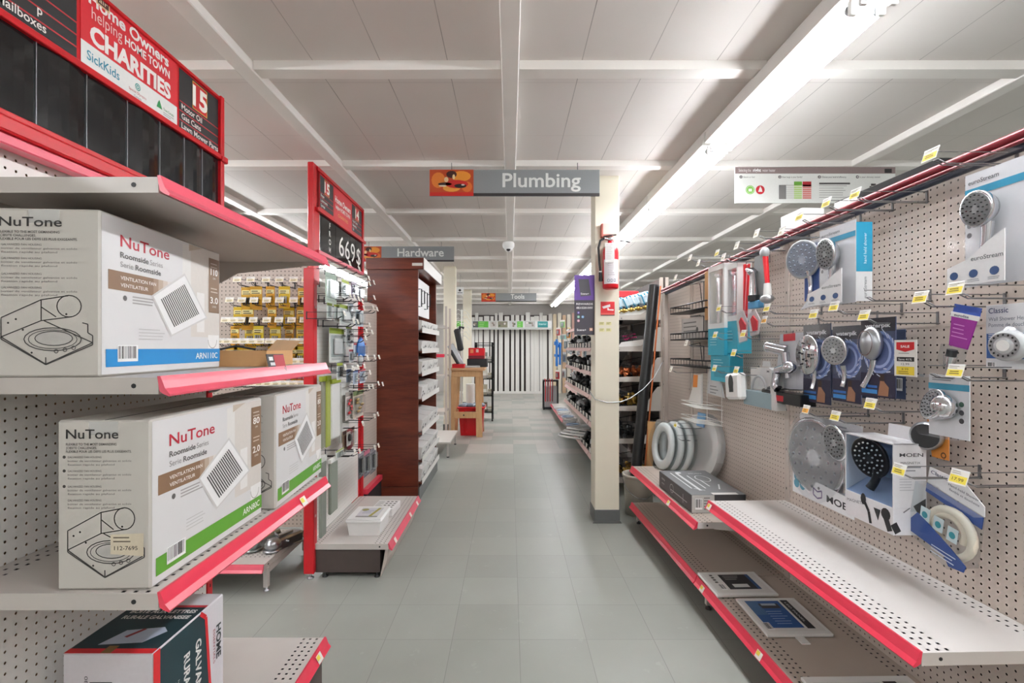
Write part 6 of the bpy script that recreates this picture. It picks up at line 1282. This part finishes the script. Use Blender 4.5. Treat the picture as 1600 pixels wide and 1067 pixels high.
g = G(); g.box(.02, .28, .05, .2, .051, .5, 'plastic_grey', .004); g.out('bin', r)
for i in range(4):
    o = thing('pry_bar', '%s red pry bar on the black stand' % ORD[i], 'pry bar', (.75 + .05*i, 10.56, .18)); g = G(); g.tube([(0, 0, 0), (0.004, 0, .38), (.0, -.0, .46), (-.02, 0, .48)], .011, 'maroon' if i % 2 else 'red', 6); g.out('bar', o)
# boards stored above the bins at the back
for i in range(7):
    px = 868 + 7.5*i; d = 14.3; p = W(px, 506, d); r = thing('lumber_board', '%s short pale board standing at the back wall above the far goods' % ORD[i], 'board', (p.x, 14.55, 0), 0); g = G(); g.box(-.05, .05, -.02, 0, 0, 2.3 + .04*math.sin(i*2), ('#d9c7a8', '#e4dccb', '#caa98a', '#e0d6c6', '#c99f93', '#d6c4b2', '#e2d9cd')[i], .002); g.out('board', r)
# ---------------------------------------------------------------- white mouldings along the back wall
random.seed(15)
x = -1.38; i = 0; wid = [.12, .09, .14, .1, .12, .17, .1, .08, .13, .15, .1, .12, .09, .14, .11, .16, .1, .13, .12, .09, .14, .12, .1, .13]
while x < 1.24 and i < len(wid):
    w = wid[i]*.92; zt_ = random.uniform(2.22, 2.38); prof = random.randrange(3)
    r = thing('moulding', 'white primed moulding leaning on the back wall, %s along from the benches' % ORD[i], 'moulding', (x + w/2, 14.62, 0), 0, 'white mouldings on the back wall', R(-4))
    g = G(); pr = [[(-w/2, 0), (w/2, 0), (w/2, .02), (w*.3, .03), (-w/2, .03)], [(-w/2, 0), (w/2, 0), (w/2, .022), (0, .036), (-w/2, .022)], [(-w/2, 0), (w/2, 0), (w/2, .03), (w*.1, .03), (0, .018), (-w/2, .018)]][prof]
    g.add([(a, -b, 0) for a, b in pr] + [(a, -b, zt_) for a, b in pr], [tuple(range(len(pr))), tuple(range(2*len(pr)-1, len(pr)-1, -1))] + [(k, (k+1) % len(pr), (k+1) % len(pr) + len(pr), k + len(pr)) for k in range(len(pr))], 'white_paint'); g.out('board', r)
    x += w*.9 + random.choice((.012, .03, .05, .065)); i += 1
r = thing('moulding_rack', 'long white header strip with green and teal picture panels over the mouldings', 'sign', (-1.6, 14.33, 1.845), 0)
g = G(); g.box(0, 2.8, 0, .02, 0, .25, '#dfdfdc', .003); g.rect(0, 2.8, 0, .05, -.0008, '#c3c4c0'); g.out('strip', r)
g = G(); g.box(.2, 2.75, .50, .52, -1.84, .45, 'taupe_dark'); g.out('gap_shade_board', r)  # added dark board, puts shade into the gaps between the mouldings
for xx in (.01, 2.75): g = G(); g.box(xx, xx + .03, .02, .615, .1, .14, 'wall_paint'); g.out('wall_bracket', r)
def hp(px): return (px - VPX)/FPX*14.33 + 1.6
for a, b, c, lab in ((747, 763, '#5fb33f', 0), (739, 747, '#56585a', 0), (766, 776, '#c9c3be', 0), (778, 793, '#8d8a72', 0), (796, 808, '#cfcfcf', 0), (808, 817, '#63b645', 0), (820, 836, '#b9b6b4', 0), (840, 856, '#177f80', 0), (713, 726, '#5fb33f', 0)):
    g = G(); xa, xb = hp(a), hp(b); g.box(max(.005, xa), xb, -.006, -.001, .06, .235, c); random.seed(a)
    if c == '#177f80': g.text('Interior', (xa+xb)/2, .13, .09, '#cfe9e6', -.0066, (xb-xa)*.75, 'C')
    elif c.startswith('#5f') or c.startswith('#63'): g.lines(xa + .03, .2, (xb-xa)*.6, 3, .05, '#a9d68d', -.0066, .015)
    else:
        for q in range(5): g.disc(random.uniform(xa + .04, xb - .04), random.uniform(.1, .2), .03, -.0066 - .0004*q, random.choice(('#8c7f76', '#dedad4', '#5e6a52', '#a08d84')), 10)
    g.out('picture', r)
r = thing('moulding_sill', 'low white timber base rail carrying the mouldings', 'rail', (-1.5, 14.28, 0)); g = G(); g.box(0, 2.7, 0, .03, 0, .07, 'white_paint', .003); g.out('rail', r)
# ---------------------------------------------------------------- work bench with totes
bxx, byy = -.885, 7.62
r = thing('work_bench', 'tall rough pine sawhorse bench with tools and red trays on top', 'bench', (bxx, byy - .24, 0))
g = G(); g.box(-.03, .51, -.03, .52, .985, 1.02, 'pine_top', .003); g.out('top', r)
for sx, sy in ((0, 0), (1, 0), (0, 1), (1, 1)):
    g = G(); x = .06 + sx*.35; y = .04 + sy*.4; ox = -.05 if sx == 0 else .02; oy = -.05 if sy == 0 else .05
    vs = [(x + ox - .045, y + oy - .025, 0), (x + ox + .045, y + oy - .025, 0), (x + ox + .045, y + oy + .025, 0), (x + ox - .045, y + oy + .025, 0), (x - .045, y - .025, .984), (x + .045, y - .025, .984), (x + .045, y + .025, .984), (x - .045, y + .025, .984)]
    g.add(vs, [(0, 1, 2, 3), (4, 5, 6, 7), (0, 1, 5, 4), (1, 2, 6, 5), (2, 3, 7, 6), (3, 0, 4, 7)], 'pine'); g.out('leg', r)
g = G(); g.box(.05, .42, -.028, .012, .28, .37, 'pine', .003); g.cyl((.2, -.03, .325), (.2, -.027, .325), .012, 'soft_black', 8); g.out('stretcher', r)
g = G(); g.box(.02, .46, .0, .014, .89, .985, 'pine', .003); g.out('apron', r)
r = thing('storage_tote', 'large red plastic tote under the pine bench', 'tote', (-.585, 7.46, 0), R(0))
g = G(); w, l, h = .19, .36, .42
vs = [(-w*.84, .03, 0), (w*.84, .03, 0), (w*.84, l - .03, 0), (-w*.84, l - .03, 0), (-w, 0, h), (w, 0, h), (w, l, h), (-w, l, h)]
g.add(vs, [(0, 1, 2, 3), (0, 1, 5, 4), (1, 2, 6, 5), (2, 3, 7, 6), (3, 0, 4, 7)], 'tote_red')
for x in (-w*.7, -w*.4, w*.4, w*.7): g.box(x - .01, x + .01, .0, .03, .05, h*.9, 'tote_red', .003)
g.out('body', r); g = G(); g.tube([(-w - .01, -.01, h), (w + .01, -.01, h), (w + .01, l + .01, h), (-w - .01, l + .01, h)], .014, 'tote_red', 8, True); g.out('rim', r); g = G(); g.box(-.10, .10, -.018, -.002, h - .11, h - .05, 'soft_black', .004); g.out('handle', r)
random.seed(2)
for i in range(8):
    o = thing('bundle_pack', '%s blue-grey wrapped pack lying in the red tote' % ORD[i], 'package', (-.585 - .14 + .04*i, 7.56 + .05*(i % 3), .405 + .012*(i % 2)), R(25*i)); g = G(); g.ell((0, 0, .03), (.07, .05, .035), ('#7d8796', '#9aa6b4', '#6d7484')[i % 3], 10, 6); g.out('pack', o)
r = thing('red_tray', 'low red plastic tray on the pine bench corner', 'tray', (-.84, 7.38, 1.0205)); g = G(); g.box(-.02, .16, 0, .22, 0, .004, 'red'); [g.box(*b, .004, .06, 'red') for b in ((-.02, .16, 0, .006), (-.02, .16, .214, .22), (-.02, -.014, .006, .214), (.154, .16, .006, .214))]; g.out('tray', r)
r = thing('red_case', 'red tool case standing on the far corner of the pine bench', 'case', (-.62, 7.74, 1.15), R(-4)); g = G(); g.box(-.03, .22, 0, .12, 0, .17, 'red', .008); g.rect(.0, .05, .09, .15, -.001, '#e08a5a'); g.rect(.09, .13, .10, .15, -.001, '#f0d0c8'); g.box(-.03, .22, -.01, .0, .0, .05, 'maroon', .003); g.out('body', r); g = G(); g.box(-.05, .26, .0, .16, -.128, 0, 'soft_black', .004); g.out('stand', r)
r = thing('tile_cutter', 'black and silver tile cutter leaning on the pine bench', 'tool', (-.76, 7.56, 1.0205), R(8))
g = G(); g.box(-.06, .30, -.05, .12, 0, .03, 'satin_metal', .004); g.out('base', r); g = G(); g.box(-.05, .05, -.02, .02, .0, .36, 'satin_metal', .006, tr(.02, 0, .03) @ rot(R(-28), 'Y')); g.out('rail', r); g = G(); g.box(-.045, .045, -.05, .03, .22, .56, 'soft_black', .02, tr(.06, 0, .04) @ rot(R(-12), 'Y')); g.box(-.07, -.02, -.04, .03, .05, .30, 'soft_black', .015, tr(.04, 0, .03) @ rot(R(-30), 'Y')); g.out('motor_housing', r); g = G(); g.tube([(-.02, 0, .5), (.0, 0, .62), (.06, 0, .60)], .02, 'soft_black', 8); g.out('handle', r)
r = thing('paper_roll', 'upright white roll standing behind the pine bench legs', 'roll', (-.66, 8.3, .0)); g = G(); g.cyl((0, 0, .05), (0, 0, .72), .075, 'plastic_white', 16); g.out('roll', r); g = G(); g.cyl((0, 0, 0), (0, 0, .05), .09, 'plastic_grey', 16); g.out('base', r)
r = thing('display_rack', 'black wire display rack with small goods past the pine bench', 'rack', (-.62, 8.95, 0))
g = G()
for x, y in ((0, 0), (.30, 0), (0, .3), (.30, .3)): g.box(x - .014, x + .014, y - .014, y + .014, 0, 1.42, 'black_wire')
g.out('frame', r)
for z in (.15, .45, .75, 1.05, 1.35):
    g = G(); g.box(-.014, .314, -.014, .314, z, z + .012, 'black_wire'); [g.tube([(-.02, -.03, z + .03*q), (.32, -.03, z + .03*q)], .005, 'black_wire', 4) for q in (1, 2)]; g.out('shelf', r)
random.seed(4)
for li, z in enumerate((.163, .463, .763, 1.063)):
    for i in range(3):
        o = thing('small_carton', '%s small carton on the %s shelf of the black wire rack' % (ORD[i], lvn[li]), 'carton', (-.60 + .10*i, 8.99, z)); g = G(); hh = random.uniform(.08, .2); g.box(0, .085, -.02, .12, 0, hh, random.choice(('#b9b29c', '#8c8f88', '#d3cfc4', '#70604c', '#a9a692')), .003); g.rect(.01, .075, hh*.3, hh*.6, -.0206, '#e2e0d8'); g.out('box', o)
r = thing('wall_notice', 'small white notice hanging beside the middle column', 'sign', W(713, 460, 7.8)); g = G(); g.box(0, .115, 0, .006, 0, .115, 'plastic_white', .001); g.disc(.055, .065, .02, -.0008, '#3f3f3f', 10); g.rect(.02, .095, .02, .032, -.0008, '#5a5a5a'); g.out('board', r); g = G(); g.tube([(.06, .003, .115), (.06, .003, .34)], .002, 'wire'); g.out('hanger', r)
r = thing('wire_stand', 'tangle of thin wire display hooks above the bench by the middle column', 'stand', (-.80, 8.2, .0)); g = G()
g.tube([(0, 0, 0), (0, 0, 1.95)], .012, 'white_wire', 8)
for i in range(7): z = 1.5 + .07*i; g.tube([(0, 0, z), (.06 + .02*(i % 3), -.06, z + .02), (.14, -.1, z - .06)], .005, 'white_wire', 5); g.tube([(0, 0, z), (-.05, -.06, z + .03), (-.09, -.08, z)], .004, 'white_wire', 5)
g.out('frame', r)
